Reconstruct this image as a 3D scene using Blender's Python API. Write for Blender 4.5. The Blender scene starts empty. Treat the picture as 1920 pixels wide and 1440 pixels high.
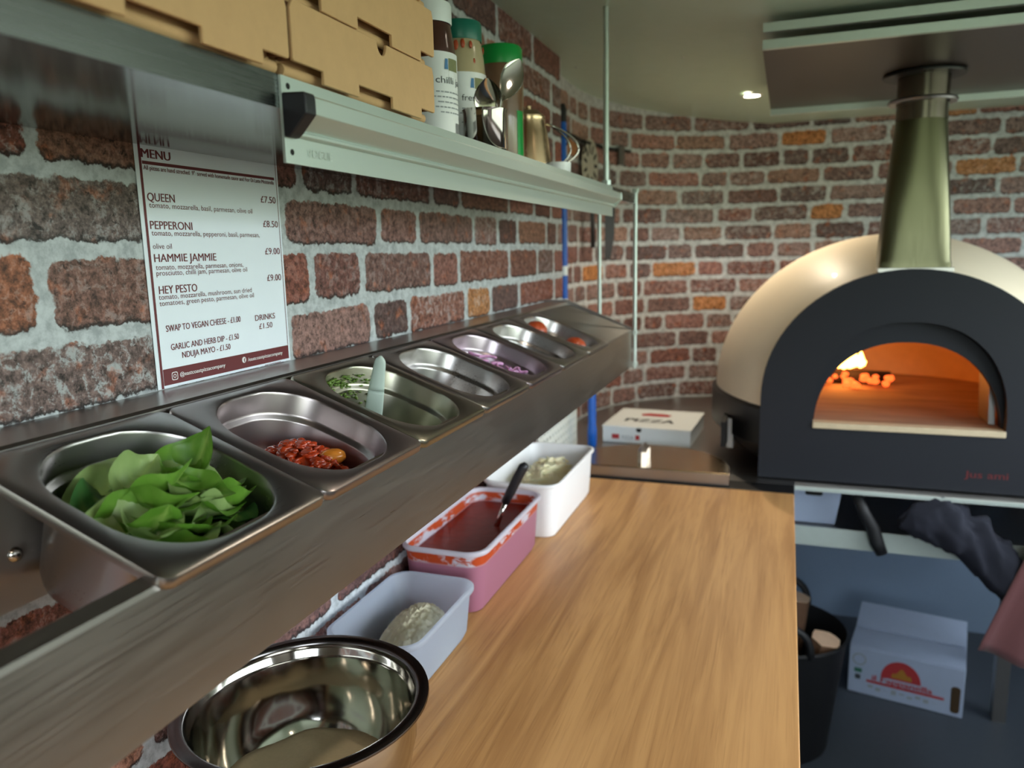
import bpy, math, random
import numpy as np
from mathutils import Vector, Matrix
random.seed(7); rng = np.random.default_rng(11)
C = bpy.context.scene.collection
PI = math.pi
# ------------------------------------------------------------------ helpers
def S(r, g, b):
    def f(c):
        c /= 255.0
        return c/12.92 if c <= .04045 else ((c+.055)/1.055)**2.4
    return (f(r), f(g), f(b), 1.0)

class MB:
    def __init__(s): s.v = []; s.f = []; s.m = []; s.cm = 0
    def add(s, vs, fs):
        o = len(s.v); s.v += [tuple(v) for v in vs]
        s.f += [tuple(i+o for i in f) for f in fs]; s.m += [s.cm]*len(fs); return s
    def box(s, x0, x1, y0, y1, z0, z1, M=None):
        vs = [Vector((x, y, z)) for x in (x0, x1) for y in (y0, y1) for z in (z0, z1)]
        if M: vs = [M @ v for v in vs]
        return s.add(vs, [(0,1,3,2),(4,6,7,5),(0,4,5,1),(2,3,7,6),(0,2,6,4),(1,5,7,3)])
    def rings(s, rs, cap0=True, cap1=True, closed=True):
        n = len(rs[0]); o = len(s.v); fs = []
        for r in rs: s.v += [tuple(p) for p in r]
        for k in range(len(rs)-1):
            for i in range(n if closed else n-1):
                j = (i+1) % n
                fs.append((o+k*n+i, o+k*n+j, o+(k+1)*n+j, o+(k+1)*n+i))
        if cap0: fs.append(tuple(o+i for i in reversed(range(n))))
        if cap1: fs.append(tuple(o+(len(rs)-1)*n+i for i in range(n)))
        s.f += fs; s.m += [s.cm]*len(fs); return s
    def lathe(s, prof, c=(0,0,0), n=40, cap0=False, cap1=False, M=None):
        rs = []
        for r, z in prof:
            ring = [Vector((c[0]+r*math.cos(2*PI*i/n), c[1]+r*math.sin(2*PI*i/n), c[2]+z)) for i in range(n)]
            if M: ring = [M @ v for v in ring]
            rs.append(ring)
        return s.rings(rs, cap0, cap1)
    def tube(s, pts, r, n=10, flat=1.0):
        pts = [Vector(p) for p in pts]; rr = r if isinstance(r, (list, tuple)) else [r]*len(pts)
        rs = []; up = Vector((0,0,1)); prev = None
        for k, p in enumerate(pts):
            t = (pts[min(k+1, len(pts)-1)] - pts[max(k-1, 0)]).normalized()
            a = prev if prev else (up if abs(t.z) < .9 else Vector((1,0,0)))
            u = (a - t*a.dot(t)).normalized(); w = t.cross(u); prev = u
            rs.append([p + u*(rr[k]*math.cos(2*PI*i/n)) + w*(rr[k]*flat*math.sin(2*PI*i/n)) for i in range(n)])
        return s.rings(rs)
    def prism(s, poly, frame, t):
        """poly: 2-D outline; frame = (origin, ux, uy); extruded by vector t"""
        o, ux, uy = [Vector(a) for a in frame]; t = Vector(t)
        a = [o + ux*p[0] + uy*p[1] for p in poly]
        return s.rings([a, [p + t for p in a]])
    def ball(s, c, r, n=12, m=8, sq=(1,1,1), noise=0):
        rs = []
        for k in range(1, m):
            th = PI*k/m
            rs.append([Vector((c[0]+r*sq[0]*math.sin(th)*math.cos(2*PI*i/n)*(1+random.uniform(-noise, noise)),
                               c[1]+r*sq[1]*math.sin(th)*math.sin(2*PI*i/n)*(1+random.uniform(-noise, noise)),
                               c[2]-r*sq[2]*math.cos(th)*(1+random.uniform(-noise, noise)))) for i in range(n)])
        return s.rings(rs)
def xf(mb, M):
    mb.v = [tuple(M @ Vector(v)) for v in mb.v]; return mb

def obj(name, mb, mat, parent=None, smooth=False, bevel=0, seg=2, sub=0, angle=None):
    me = bpy.data.meshes.new(name); me.from_pydata(mb.v, [], mb.f); 
    mats = mat if isinstance(mat, (list, tuple)) else [mat]
    for m in mats: me.materials.append(m)
    if len(mats) > 1: me.polygons.foreach_set('material_index', mb.m)
    me.validate(); me.update()
    import bmesh
    bm = bmesh.new(); bm.from_mesh(me); bmesh.ops.recalc_face_normals(bm, faces=bm.faces); bm.to_mesh(me); bm.free()
    if smooth:
        me.polygons.foreach_set('use_smooth', [True]*len(me.polygons))
        if angle is not None: me.set_sharp_from_angle(angle=math.radians(angle))
    o = bpy.data.objects.new(name, me); C.objects.link(o)
    if parent: o.parent = parent
    if bevel:
        b = o.modifiers.new('b', 'BEVEL'); b.width = bevel; b.segments = seg; b.limit_method = 'ANGLE'; b.angle_limit = math.radians(40); b.harden_normals = seg > 1
        if seg > 1:
            me.polygons.foreach_set('use_smooth', [True]*len(me.polygons)); me.set_sharp_from_angle(angle=math.radians(45))
    if sub:
        d = o.modifiers.new('s', 'SUBSURF'); d.levels = sub; d.render_levels = sub
    return o
def tag(o, label, cat, group=None, kind=None):
    o['label'] = label; o['category'] = cat
    if group: o['group'] = group
    if kind: o['kind'] = kind
    return o
def thing(name, label, cat, loc=(0,0,0), group=None):
    o = bpy.data.objects.new(name, None); C.objects.link(o); o.location = loc; o.empty_display_size = .02
    return tag(o, label, cat, group)
def rel(mb, root):   # world-coordinates mesh -> children of a root placed at root.location
    l = root.location; mb.v = [(v[0]-l.x, v[1]-l.y, v[2]-l.z) for v in mb.v]; return mb
def struct(o): o['kind'] = 'structure'; return o
def rrect(cx, cy, w, h, r, n=8, z=0):
    pts = []
    for qx, qy, a0 in ((1,1,0),(-1,1,PI/2),(-1,-1,PI),(1,-1,1.5*PI)):
        for k in range(n+1):
            a = a0 + PI/2*k/n
            pts.append((cx+qx*(w/2-r)+r*math.cos(a), cy+qy*(h/2-r)+r*math.sin(a), z))
    return pts
# ------------------------------------------------------------------ text
def text_mesh(lines, frame, off=.0003):
    """lines: (string, x0, y0, width or None, capheight, bold, align) in the frame's 2-D units"""
    o, ux, uy = [Vector(a) for a in frame]; nz = ux.cross(uy).normalized()
    mb = MB(); dg = bpy.context.evaluated_depsgraph_get()
    for (t, x0, y0, w, cap, bold) in lines:
        cu = bpy.data.curves.new('t', 'FONT'); cu.body = t; cu.size = 1; cu.resolution_u = 3; cu.offset = 0
        ob = bpy.data.objects.new('t', cu); C.objects.link(ob)
        bpy.context.view_layer.update(); dg = bpy.context.evaluated_depsgraph_get()
        me = bpy.data.meshes.new_from_object(ob.evaluated_get(dg))
        xs = [v.co.x for v in me.vertices]
        sy = cap/.70; sx = sy if w is None else w/(max(xs)-min(xs)); xm = min(xs)
        vs = [o + ux*(x0+(v.co.x-xm)*sx) + uy*(y0+v.co.y*sy) + nz*off for v in me.vertices]
        mb.add(vs, [tuple(p.vertices) for p in me.polygons])
        if bold >= .002: mb.add([v+ux*((.0009 if bold > .008 else .00035)*cap/.008) + nz*.00004 for v in vs], [tuple(p.vertices) for p in me.polygons])
        bpy.data.objects.remove(ob); bpy.data.curves.remove(cu); bpy.data.meshes.remove(me)
    return mb
# ------------------------------------------------------------------ materials
class NT:
    def __init__(s, name):
        s.m = bpy.data.materials.new(name); s.m.use_nodes = True; s.t = s.m.node_tree; s.n = s.t.nodes; s.n.clear()
        s.out = s.n.new('ShaderNodeOutputMaterial'); s.b = s.n.new('ShaderNodeBsdfPrincipled'); s.t.links.new(s.b.outputs[0], s.out.inputs[0])
    def link(s, a, b): s.t.links.new(a, b)
    def set(s, sock, v):
        if hasattr(v, 'is_output') or isinstance(v, bpy.types.NodeSocket): s.link(v, sock)
        else: sock.default_value = v
    def coord(s, kind='Object', scale=(1,1,1), rot=(0,0,0)):
        c = s.n.new('ShaderNodeTexCoord'); m = s.n.new('ShaderNodeMapping'); m.inputs['Scale'].default_value = scale; m.inputs['Rotation'].default_value = rot
        s.link(c.outputs[kind], m.inputs[0]); return m.outputs[0]
    def noise(s, vec, scale, detail=3, rough=.55, dist=0):
        n = s.n.new('ShaderNodeTexNoise'); s.link(vec, n.inputs['Vector']); n.inputs['Scale'].default_value = scale
        n.inputs['Detail'].default_value = detail; n.inputs['Roughness'].default_value = rough; n.inputs['Distortion'].default_value = dist
        return n.outputs['Fac']
    def math(s, op, a, b=0.0, c=None, clamp=False):
        n = s.n.new('ShaderNodeMath'); n.operation = op; n.use_clamp = clamp
        s.set(n.inputs[0], a); s.set(n.inputs[1], b)
        if c is not None: s.set(n.inputs[2], c)
        return n.outputs[0]
    def ramp(s, x, a, b, lo=0.0, hi=1.0):
        n = s.n.new('ShaderNodeMapRange'); n.interpolation_type = 'SMOOTHSTEP'; s.set(n.inputs[0], x)
        n.inputs[1].default_value = a; n.inputs[2].default_value = b; n.inputs[3].default_value = lo; n.inputs[4].default_value = hi
        return n.outputs[0]
    def mix(s, f, a, b, blend='MIX'):
        n = s.n.new('ShaderNodeMix'); n.data_type = 'RGBA'; n.blend_type = blend
        s.set(n.inputs[0], f); s.set(n.inputs[6], a); s.set(n.inputs[7], b); return n.outputs[2]
    def attr(s, name, out='Fac'):
        n = s.n.new('ShaderNodeAttribute'); n.attribute_name = name; return n.outputs[out]
    def bump(s, h, strength=.3, dist=.002):
        n = s.n.new('ShaderNodeBump'); s.link(h, n.inputs['Height']); n.inputs['Strength'].default_value = strength; n.inputs['Distance'].default_value = dist
        s.link(n.outputs[0], s.b.inputs['Normal'])
    def p(s, **k):
        for a, v in k.items():
            nm = {'color':'Base Color','rough':'Roughness','metal':'Metallic','spec':'Specular IOR Level','trans':'Transmission Weight','ior':'IOR',
                  'sss':'Subsurface Weight','ecol':'Emission Color','estr':'Emission Strength','coat':'Coat Weight','aniso':'Anisotropic','alpha':'Alpha','crough':'Coat Roughness','sheen':'Sheen Weight'}[a]
            s.set(s.b.inputs[nm], v)
        return s
def mat(name, col, rough=.5, metal=0, var=.12, scale=40, stretch=(1,1,1), bump=0, **k):
    t = NT(name); v = t.coord('Object', stretch); f = t.noise(v, scale)
    c2 = tuple(max(0, c*(1-var)) for c in col[:3])+(1,); c3 = tuple(min(1, c*(1+var)) for c in col[:3])+(1,)
    t.p(color=t.mix(f, c2, c3), rough=rough, metal=metal, **k)
    if bump: t.bump(f, bump, .001)
    return t.m
def steel(name, col=(.56,.54,.50,1), rough=.3, axis='Y', aniso=0, brush=.06):
    t = NT(name); st = {'X':(4,260,260),'Y':(260,4,260),'Z':(260,260,4)}[axis]
    f = t.noise(t.coord('Object', st), 3, 2); g = t.noise(t.coord('Object'), 9, 3)
    t.p(color=t.mix(g, tuple(c*.88 for c in col[:3])+(1,), col), metal=1.0,
        rough=t.math('ADD', t.math('MULTIPLY', f, brush*2), t.math('ADD', t.math('MULTIPLY', g, .08), rough-brush-.04)), aniso=aniso)
    return t.m
M = {}
M['steel'] = steel('brushed_steel', (.44,.42,.40,1), rough=.31)
M['steel_front'] = steel('brushed_rail_steel', (.37,.345,.315,1), rough=.33, brush=.10)
M['steel_pan'] = steel('pan_steel', (.42,.40,.395,1), rough=.29, brush=.03)
M['steel_mirror'] = steel('polished_steel', (.62,.60,.56,1), rough=.09, brush=.02)
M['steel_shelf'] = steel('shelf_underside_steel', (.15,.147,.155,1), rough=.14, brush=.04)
M['rim_steel'] = steel('dark_reflection_rim_steel', (.16,.15,.15,1), rough=.22)  # the rim's dark reflection is put into the steel colour
M['steel_lip'] = steel('shelf_lip_steel', (.17,.18,.175,1), rough=.27, brush=.06)
M['pipe_steel'] = steel('smoked_pipe_steel', (.22,.19,.15,1), rough=.22, axis='Z')
M['emboss'] = mat('pale_embossed_metal', S(212,222,216), .3, .5, .03)
M['steel_dark'] = steel('dull_steel', (.36,.35,.34,1), rough=.4)
M['alu'] = mat('anodised_aluminium', S(196,208,202), .38, .55, .05, 60, (1,.05,1))
M['pale_metal'] = mat('pale_worn_metal', S(176,172,160), .5, .3, .08, 60)
M['black_plastic'] = mat('black_plastic', S(28,29,34), .45, 0, .15, 80)
M['hole'] = mat('dark_hole', S(14,13,13), .8)
M['kraft'] = mat('kraft_card', S(204,164,118), .75, 0, .07, 90, bump=.08)
M['kraft_edge'] = mat('corrugated_card_edge', S(120,78,50), .9, 0, .3, 260)
M['paper'] = mat('menu_paper', S(238,245,255), .42, 0, .015, 30)
M['maroon'] = mat('maroon_ink', S(104,36,42), .5, 0, .03)
M['white_ink'] = mat('white_ink', S(240,236,236), .5, 0, .02)
M['white_lid'] = mat('white_lid', S(228,234,236), .4, 0, .03)
M['teal'] = mat('teal_lid', S(12,104,88), .35, 0, .08)
M['green'] = mat('green_lid', S(12,150,66), .35, 0, .06)
M['label'] = mat('white_label', S(226,230,232), .5, 0, .02)
M['ink'] = mat('dark_ink', S(60,66,72), .6, 0, .05)
M['ink_pale'] = mat('pale_grey_ink', S(150,156,162), .6, 0, .05)
M['olive_ink'] = mat('olive_label_print', S(120,124,84), .6, 0, .3, 160)
M['blue_ink'] = mat('blue_label_print', S(66,120,170), .6, 0, .2, 160)
M['jam'] = mat('dark_chilli_jam', S(62,24,16), .12, 0, .5, 60, coat=1.0)
M['chilli_smear'] = mat('smeared_bottle', S(176,162,128), .2, 0, .12, 30, coat=.6)
M['chilli_red'] = mat('red_chilli_sauce', S(176,70,30), .3, 0, .2, 90)
M['jar_brown'] = mat('brown_powder_in_jar', S(120,88,66), .25, 0, .25, 50, coat=.6)
M['copper'] = steel('warm_metal', (.72,.52,.32,1), rough=.25, axis='Z')
M['blue'] = mat('blue_handle', S(10,92,190), .35, 0, .06)
M['black_metal'] = mat('black_metal', S(20,19,20), .42, .2, .2, 50)
M['facade'] = mat('charcoal_oven_paint', S(25,28,35), .6, 0, .06, 120, spec=.3)
M['cream'] = mat('cream_oven_shell', S(228,214,190), .46, 0, .04, 14, coat=.06)
M['hearth'] = mat('hearth_stone', S(150,118,96), .9, 0, .6, 9, (.6,2.6,1))
M['hearth_edge'] = mat('hearth_edge_stone', S(196,180,150), .8, 0, .15, 60)
M['vault'] = mat('oven_vault_refractory', S(206,160,112), .95, 0, .15, 20)
M['char'] = mat('charred_wood', S(42,24,18), .9, 0, .5, 70, bump=.4)
M['flue'] = steel('flue_steel', (.15,.147,.085,1), rough=.34, axis='Z', brush=.08)
M['red_script'] = mat('dark_red_script', S(92,14,18), .5, 0, .05)
M['dark_steel_plate'] = mat('dark_ceiling_plate', S(62,54,50), .38, .35, .08, 6)
M['floor'] = mat('grey_vinyl_floor', S(62,68,76), .5, 0, .12, 60)
M['white_wall'] = mat('pale_painted_wall', S(128,148,172), .55, 0, .05, 8)
M['dim_wall'] = mat('brown_grey_panelling', S(118,106,96), .6, 0, .05, 8)
M['log'] = mat('log_bark', S(120,88,66), .85, 0, .35, 60, (1,1,.3), bump=.5)
M['log_end'] = mat('cut_log_end', S(236,202,172), .8, 0, .12, 30)
M['rubber'] = mat('black_rubber', S(20,21,24), .55, 0, .15, 60)
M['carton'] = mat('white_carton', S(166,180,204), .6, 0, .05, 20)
M['carton_red'] = mat('carton_red_print', S(176,50,54), .6, 0, .06)
M['carton_gold'] = mat('carton_gold_print', S(170,120,40), .6, 0, .2, 60)
M['carton_green'] = mat('carton_green_print', S(50,110,90), .6, 0, .1, 60)
M['carton_dark'] = mat('carton_brown_window', S(66,48,24), .6, 0, .2, 60)
M['pink_cloth'] = mat('dusty_pink_cloth', S(114,70,72), .9, 0, .1, 300, bump=.2, sheen=.3)
M['navy_cloth'] = mat('navy_cloth', S(24,27,40), .9, 0, .25, 40, bump=.2)
M['white_plastic'] = mat('white_plastic', S(216,222,216), .45, 0, .04)
M['flour'] = mat('semolina_flour', S(214,196,158), .95, 0, .08, 200, bump=.3)
M['parm'] = mat('grated_parmesan', S(252,238,206), .9, 0, .12, 160, bump=.6)
M['sun_tomato'] = mat('sun_dried_tomato', S(176,58,20), .25, 0, .45, 110, coat=.5, bump=.5)
M['artichoke'] = mat('oily_golden_piece', S(206,124,40), .2, 0, .25, 70, coat=.6)
M['onion'] = mat('red_onion_flesh', S(206,150,196), .35, 0, .25, 70, sss=.1)
M['nduja'] = mat('nduja_sausage', S(172,70,34), .4, 0, .4, 90, bump=.6, coat=.3)
M['cheese'] = mat('mozzarella', S(250,238,198), .5, 0, .07, 60, sss=.1)
M['pesto'] = mat('chopped_green_pesto', S(92,122,38), .35, 0, .5, 200, coat=.3)
M['lime_plastic'] = mat('grey_green_plastic', S(176,192,184), .35, 0, .05)
def emis(name, col, s):
    t = NT(name); t.p(color=(0,0,0,1), ecol=col, estr=s); return t.m
M['lamp'] = emis('lamp_glow', (1,.86,.62,1), 25)
M['flame'] = emis('flame_glow', (1,.45,.08,1), 16)
M['ember'] = emis('ember_glow', (1,.12,.02,1), 2.5)
def wood():
    t = NT('oak_laminate'); v = t.coord('Object', (22, 1.3, 1)); w = t.coord('Object', (90, 2.2, 1)); b = t.coord('Object', (5, .8, 1))
    a = t.noise(v, 1.6, 5, .6, .6); f = t.noise(w, 3, 3, .6, .4); g = t.noise(b, 1.2, 2)
    c = t.mix(t.ramp(a, .34, .66), S(158,113,68), S(190,144,92))
    c = t.mix(t.math('MULTIPLY', t.ramp(f, .5, .75), .5), c, S(124,80,42))
    c = t.mix(t.math('MULTIPLY', t.ramp(g, .4, .7), .45), c, S(200,154,102))
    t.p(color=c, rough=.42, spec=.4); t.bump(f, .04, .0005); return t.m
M['wood'] = wood()
def translucent(name, col, tw=.55):
    t = NT(name); t.p(color=col, rough=.38, spec=.4)
    tr = t.n.new('ShaderNodeBsdfTranslucent'); tr.inputs[0].default_value = col
    ms = t.n.new('ShaderNodeMixShader'); ms.inputs[0].default_value = tw
    t.link(t.b.outputs[0], ms.inputs[1]); t.link(tr.outputs[0], ms.inputs[2]); t.link(ms.outputs[0], t.out.inputs[0]); return t.m
M['tub'] = translucent('frosted_tub', S(222,228,238), .75)
M['tub_white'] = translucent('white_tub', S(244,244,244), .12)
def tub_tomato():
    t = NT('sauce_stained_tub'); z = t.n.new('ShaderNodeSeparateXYZ'); c = t.n.new('ShaderNodeTexCoord'); t.link(c.outputs['Object'], z.inputs[0])
    n = t.noise(t.coord('Object', (1,.6,1.6)), 34, 3, .6, .5)
    up = t.ramp(z.outputs[2], .078, .083)
    base = t.mix(up, S(186,124,146), S(222,218,228))
    sm = t.math('MULTIPLY', t.ramp(n, .38, .52), t.math('MULTIPLY', up, t.ramp(z.outputs[2], .1, .097)))
    t.p(color=t.mix(sm, base, S(206,84,40)), rough=.4, spec=.4); 
    tr = t.n.new('ShaderNodeBsdfTranslucent'); t.link(t.b.inputs['Base Color'].links[0].from_socket, tr.inputs[0])
    ms = t.n.new('ShaderNodeMixShader'); ms.inputs[0].default_value = .35
    t.link(t.b.outputs[0], ms.inputs[1]); t.link(tr.outputs[0], ms.inputs[2]); t.link(ms.outputs[0], t.out.inputs[0]); return t.m
M['tub_tomato'] = tub_tomato()
def sauce():
    t = NT('tomato_sauce'); f = t.noise(t.coord('Object'), 60, 4); t.p(color=t.mix(f, S(112,18,8), S(150,34,12)), rough=.34, spec=.3); t.bump(f, .25, .002); return t.m
M['sauce'] = sauce()
def leafm(name, a, b):
    t = NT(name); f = t.noise(t.coord('Object'), 45, 3); g = t.attr('rib')
    c = t.mix(f, a, b); c = t.mix(t.math('MULTIPLY', g, .45), c, S(176,200,110))
    t.p(color=c, rough=.36, spec=.45); t.bump(g, .5, .0012)
    tr = t.n.new('ShaderNodeBsdfTranslucent'); t.link(c, tr.inputs[0]); ms = t.n.new('ShaderNodeMixShader'); ms.inputs[0].default_value = .25
    t.link(t.b.outputs[0], ms.inputs[1]); t.link(tr.outputs[0], ms.inputs[2]); t.link(ms.outputs[0], t.out.inputs[0]); return t.m
M['leaf'] = [leafm('basil_green', S(66,116,30), S(112,156,56)), leafm('basil_pale', S(120,152,84), S(162,184,120)), leafm('basil_deep', S(38,84,40), S(66,112,56))]
def brick():
    t = NT('printed_brick_wallpaper'); v = t.coord('Object')
    d = t.attr('bd'); tint = t.attr('bt', 'Color'); vv = t.attr('bv'); lime = t.attr('bl')
    n1 = t.noise(v, 38, 3, .6); n2 = t.noise(v, 150, 4, .65); n3 = t.noise(v, 420, 3, .7); n4 = t.noise(v, 70, 4, .65, .8)
    dd = t.math('ADD', d, t.math('ADD', t.math('MULTIPLY', t.math('SUBTRACT', n1, .5), .016), t.math('MULTIPLY', t.math('SUBTRACT', n2, .5), .010)))
    mask = t.ramp(dd, -.0006, .0016)
    k = t.math('ADD', t.math('ADD', t.math('MULTIPLY', n2, .9), t.math('MULTIPLY', n3, .45)), t.math('MULTIPLY', n4, .75))
    val = t.ramp(k, .74, 1.36, .16, 1.6)
    col = t.mix(1.0, tint, val, 'MULTIPLY')
    n = t.n.new('ShaderNodeMix')
    # lime bloom and rusty patches printed on the brick faces
    lm = t.math('MULTIPLY', t.ramp(t.math('ADD', t.math('MULTIPLY', n4, .7), t.math('MULTIPLY', n3, .3)), .5, .62), lime)
    col = t.mix(lm, col, S(176,182,184))
    ru = t.math('MULTIPLY', t.ramp(n1, .56, .70), .5)
    col = t.mix(ru, col, t.mix(1.0, S(168,92,52), val, 'MULTIPLY'))
    sp = t.ramp(t.noise(v, 90, 5, .75, .4), .33, .44, 0.16, 1.0)
    col = t.mix(1.0, col, sp, 'MULTIPLY')
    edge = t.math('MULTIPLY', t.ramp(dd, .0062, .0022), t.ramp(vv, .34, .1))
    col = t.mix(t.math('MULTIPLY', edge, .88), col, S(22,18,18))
    mort = t.mix(t.ramp(t.noise(v, 60, 5, .7), .3, .65), S(156,161,164), S(200,205,207))
    mort = t.mix(t.math('MULTIPLY', t.ramp(n3, .62, .75), .35), mort, S(90,86,82))
    t.p(color=t.mix(mask, mort, col), rough=.5, spec=.3); return t.m
M['brick'] = brick()
def ceilm():
    t = NT('glossy_ceiling_panel'); v = t.coord('Object', (1,1,.2)); f = t.noise(v, 5, 2); g = t.noise(v, 30, 3)
    t.p(color=t.mix(g, S(182,204,184), S(192,212,196)), rough=.3, spec=.55); t.bump(f, .35, .01); return t.m
M['ceiling'] = ceilm()

# ------------------------------------------------------------------ brick walls
MOR = .0058
def brick_fields(s, z, rows, seed):
    """s: run along the wall, z: height (numpy arrays); rows: [(z0, z1, [joints])]"""
    r = np.random.default_rng(seed)
    bd = np.full(s.shape, -.02); bt = np.tile(np.array([.2,.1,.08]), (s.size,1)).reshape(s.shape+(3,)); bv = np.zeros(s.shape); bl = np.zeros(s.shape)
    haze_gain = 1.0 if seed == 21 else 1.3  # back-wall haze painted into the tint: brighter here, greyer below
    pal = [S(134,90,82), S(120,80,74), S(146,98,86), S(112,82,78), S(130,96,90), S(156,112,94), S(104,80,78), S(138,84,72), S(140,108,102)]
    for (z0, z1, js) in rows:
        for a, b in zip(js[:-1], js[1:]):
            m = (s >= a) & (s < b) & (z >= z0) & (z < z1)
            c = np.array(pal[r.integers(len(pal))][:3]) * r.uniform(.7, 1.15) * haze_gain; c = c + (c.mean()-c)*(.0 if seed == 21 else .30); lim = r.choice([0,.1,.25,.55])
            oc = r.random()
            if (seed != 21 and oc < .03) or (seed == 21 and z0 == 1.268 and a < 1.4 < b): c = np.array(S(182,124,78)[:3])
            if seed == 21 and b < .7 and a > -.2:
                c, lim = {1.268:(np.array(S(120,98,94)[:3]),.75),1.336:(np.array(S(126,90,80)[:3]),.25),1.408:(np.array(S(112,96,92)[:3]),.35)}.get(z0, (c, lim))
                if z0 == 1.336 and b < .5: c = np.array(S(150,92,66)[:3])
            if not m.any(): continue
            mo = [MOR*r.uniform(.75, 1.45) for _ in range(4)]
            dx = np.minimum(s[m]-a-mo[0], b-mo[1]-s[m]); dz = np.minimum(z[m]-z0-mo[2], z1-mo[3]-z[m])
            R = .011; q = R-dx; w = R-dz
            d = np.where((q > 0) & (w > 0), R-np.hypot(q, w), np.minimum(dx, dz))
            bd[m] = np.clip(d, -.02, .02); bt[m] = c; bv[m] = (z[m]-z0)/(z1-z0); bl[m] = lim
    return bd, bt, bv, bl
def grid_wall(name, P, zs, rows, seed, lower=None, extra=None):
    """P: list of (x, y, s) along the wall's foot"""
    P = np.array(P); ns, nz = len(P), len(zs)
    s = np.repeat(P[:,2], nz).reshape(ns, nz); z = np.tile(zs, (ns,1))
    bd, bt, bv, bl = brick_fields(s, z, rows, seed)
    vs = [(P[i,0], P[i,1], zs[k]) for i in range(ns) for k in range(nz)]
    fs = [(i*nz+k, (i+1)*nz+k, (i+1)*nz+k+1, i*nz+k+1) for i in range(ns-1) for k in range(nz-1)]
    mi = [0]*len(fs); nb = len(vs)
    if lower is not None:   # plain painted wall below
        z0 = lower
        vs += [(P[i,0], P[i,1], z0) for i in range(ns)]
        fs += [(nb+i, nb+i+1, (i+1)*nz, i*nz) for i in range(ns-1)]; mi += [1]*(ns-1)
    if extra:
        o = len(vs); vs += extra[0]; fs += [tuple(o+i for i in f) for f in extra[1]]; mi += [1]*len(extra[1])
    me = bpy.data.meshes.new(name); me.from_pydata(vs, [], fs); me.materials.append(M['brick']); me.materials.append(M['white_wall'])
    me.polygons.foreach_set('material_index', mi); me.polygons.foreach_set('use_smooth', [True]*len(fs))
    pad = len(vs)-nb
    for nm, a in (('bd', bd), ('bv', bv), ('bl', bl)):
        at = me.attributes.new(nm, 'FLOAT', 'POINT'); at.data.foreach_set('value', np.concatenate([a.ravel(), np.zeros(pad)-.02]).astype(np.float32))
    at = me.attributes.new('bt', 'FLOAT_COLOR', 'POINT')
    col = np.concatenate([bt.reshape(-1,3), np.zeros((pad,3))]); col = np.hstack([col, np.ones((len(col),1))])
    at.data.foreach_set('color', col.astype(np.float32).ravel())
    o = bpy.data.objects.new(name, me); C.objects.link(o); return struct(o)
def joints(a, b, r, off=0, lens=(.105,.12,.2,.215,.225,.23)):
    j = [a-off]; 
    while j[-1] < b: j.append(j[-1]+lens[r.integers(len(lens))]*r.uniform(.92, 1.08))
    return j
zc = [1.262-.069*k for k in range(7)][::-1]; zc = zc[:-1] + [1.268, 1.336, 1.408, 1.474, 1.543, 1.612, 1.681, 1.75, 1.819, 1.9]
known = {1.268:[-1.3,-1.05,-.83,-.6,-.4,-.18,.04,.26,.58,.78,.981,1.1,1.334,1.465,1.639,1.921,2.2],
         1.336:[-1.3,-1.08,-.86,-.62,-.4,-.2,.05,.25,.46,.63,.838,.962,1.193,1.306,1.579,1.781,1.917,2.2],
         1.408:[-1.3,-1.05,-.8,-.57,-.35,-.12,.1,.30,.60,.785,1.017,1.145,1.38,1.516,1.638,1.856,1.95,2.2],
         1.474:[-1.3,-1.06,-.83,-.6,-.4,-.18,.04,.25,.464,.62,.826,.952,1.2,1.324,1.584,1.762,1.9,2.2]}
jr = np.random.default_rng(5); rows = []
for z0, z1 in zip(zc[:-1], zc[1:]): rows.append((z0, z1, known.get(z0) or joints(-1.3, 2.1, jr, jr.uniform(0, .2))))
ys = np.linspace(-1.2, 2.0, 560); zs = np.linspace(.84, 1.888, 190)
grid_wall('wall_left', [(0, y, y) for y in ys], zs, rows, 21, lower=0.0,
          extra=([(0,2.0,0),(0,2.0,1.888),(-.068,2.0,1.888),(-.068,2.0,0)], [(0,1,2,3)]))
# rounded far corner and back wall
P = []; s = 0; cx, cy, R = .492, 2.42, .56
for y in np.linspace(1.96, 2.42, 60): P.append((-.068, y, y-1.96))
for a in np.linspace(0, PI/2, 110)[1:]: P.append((cx-R*math.cos(a), cy+R*math.sin(a), .46+R*a))
s0 = .46+R*PI/2
for x in np.linspace(.492, 2.0, 190)[1:]: P.append((x, 2.98, s0+x-.492))
rows = []; lens = (.1,.13,.17,.185,.2)
for k in range(17):
    z1 = 1.868-.0643*k; rows.append((z1-.0643, z1, joints(-.1, 3.0, jr, jr.uniform(0, .15), lens)))
grid_wall('wall_back', P, np.linspace(.84, 1.9, 150), rows, 33, lower=0.0)
# ceiling: falls a little from the left wall, then flat
mb = MB(); xs = [-.1, 0, .1, .2, .3, .38, .43, .5, .8, 1.2, 1.6, 2.0]; yy = np.linspace(-1.2, 3.0, 22)
cz = lambda x: 1.888-.12*min(max(x,-.1), .5)
mb.rings([[(x, y, cz(x)) for x in xs] for y in yy], False, False, closed=False)
struct(obj('ceiling', mb, M['ceiling'], smooth=True))
struct(obj('floor', MB().box(-.1, 2.05, -1.2, 3.0, -.04, 0), M['floor']))
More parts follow.
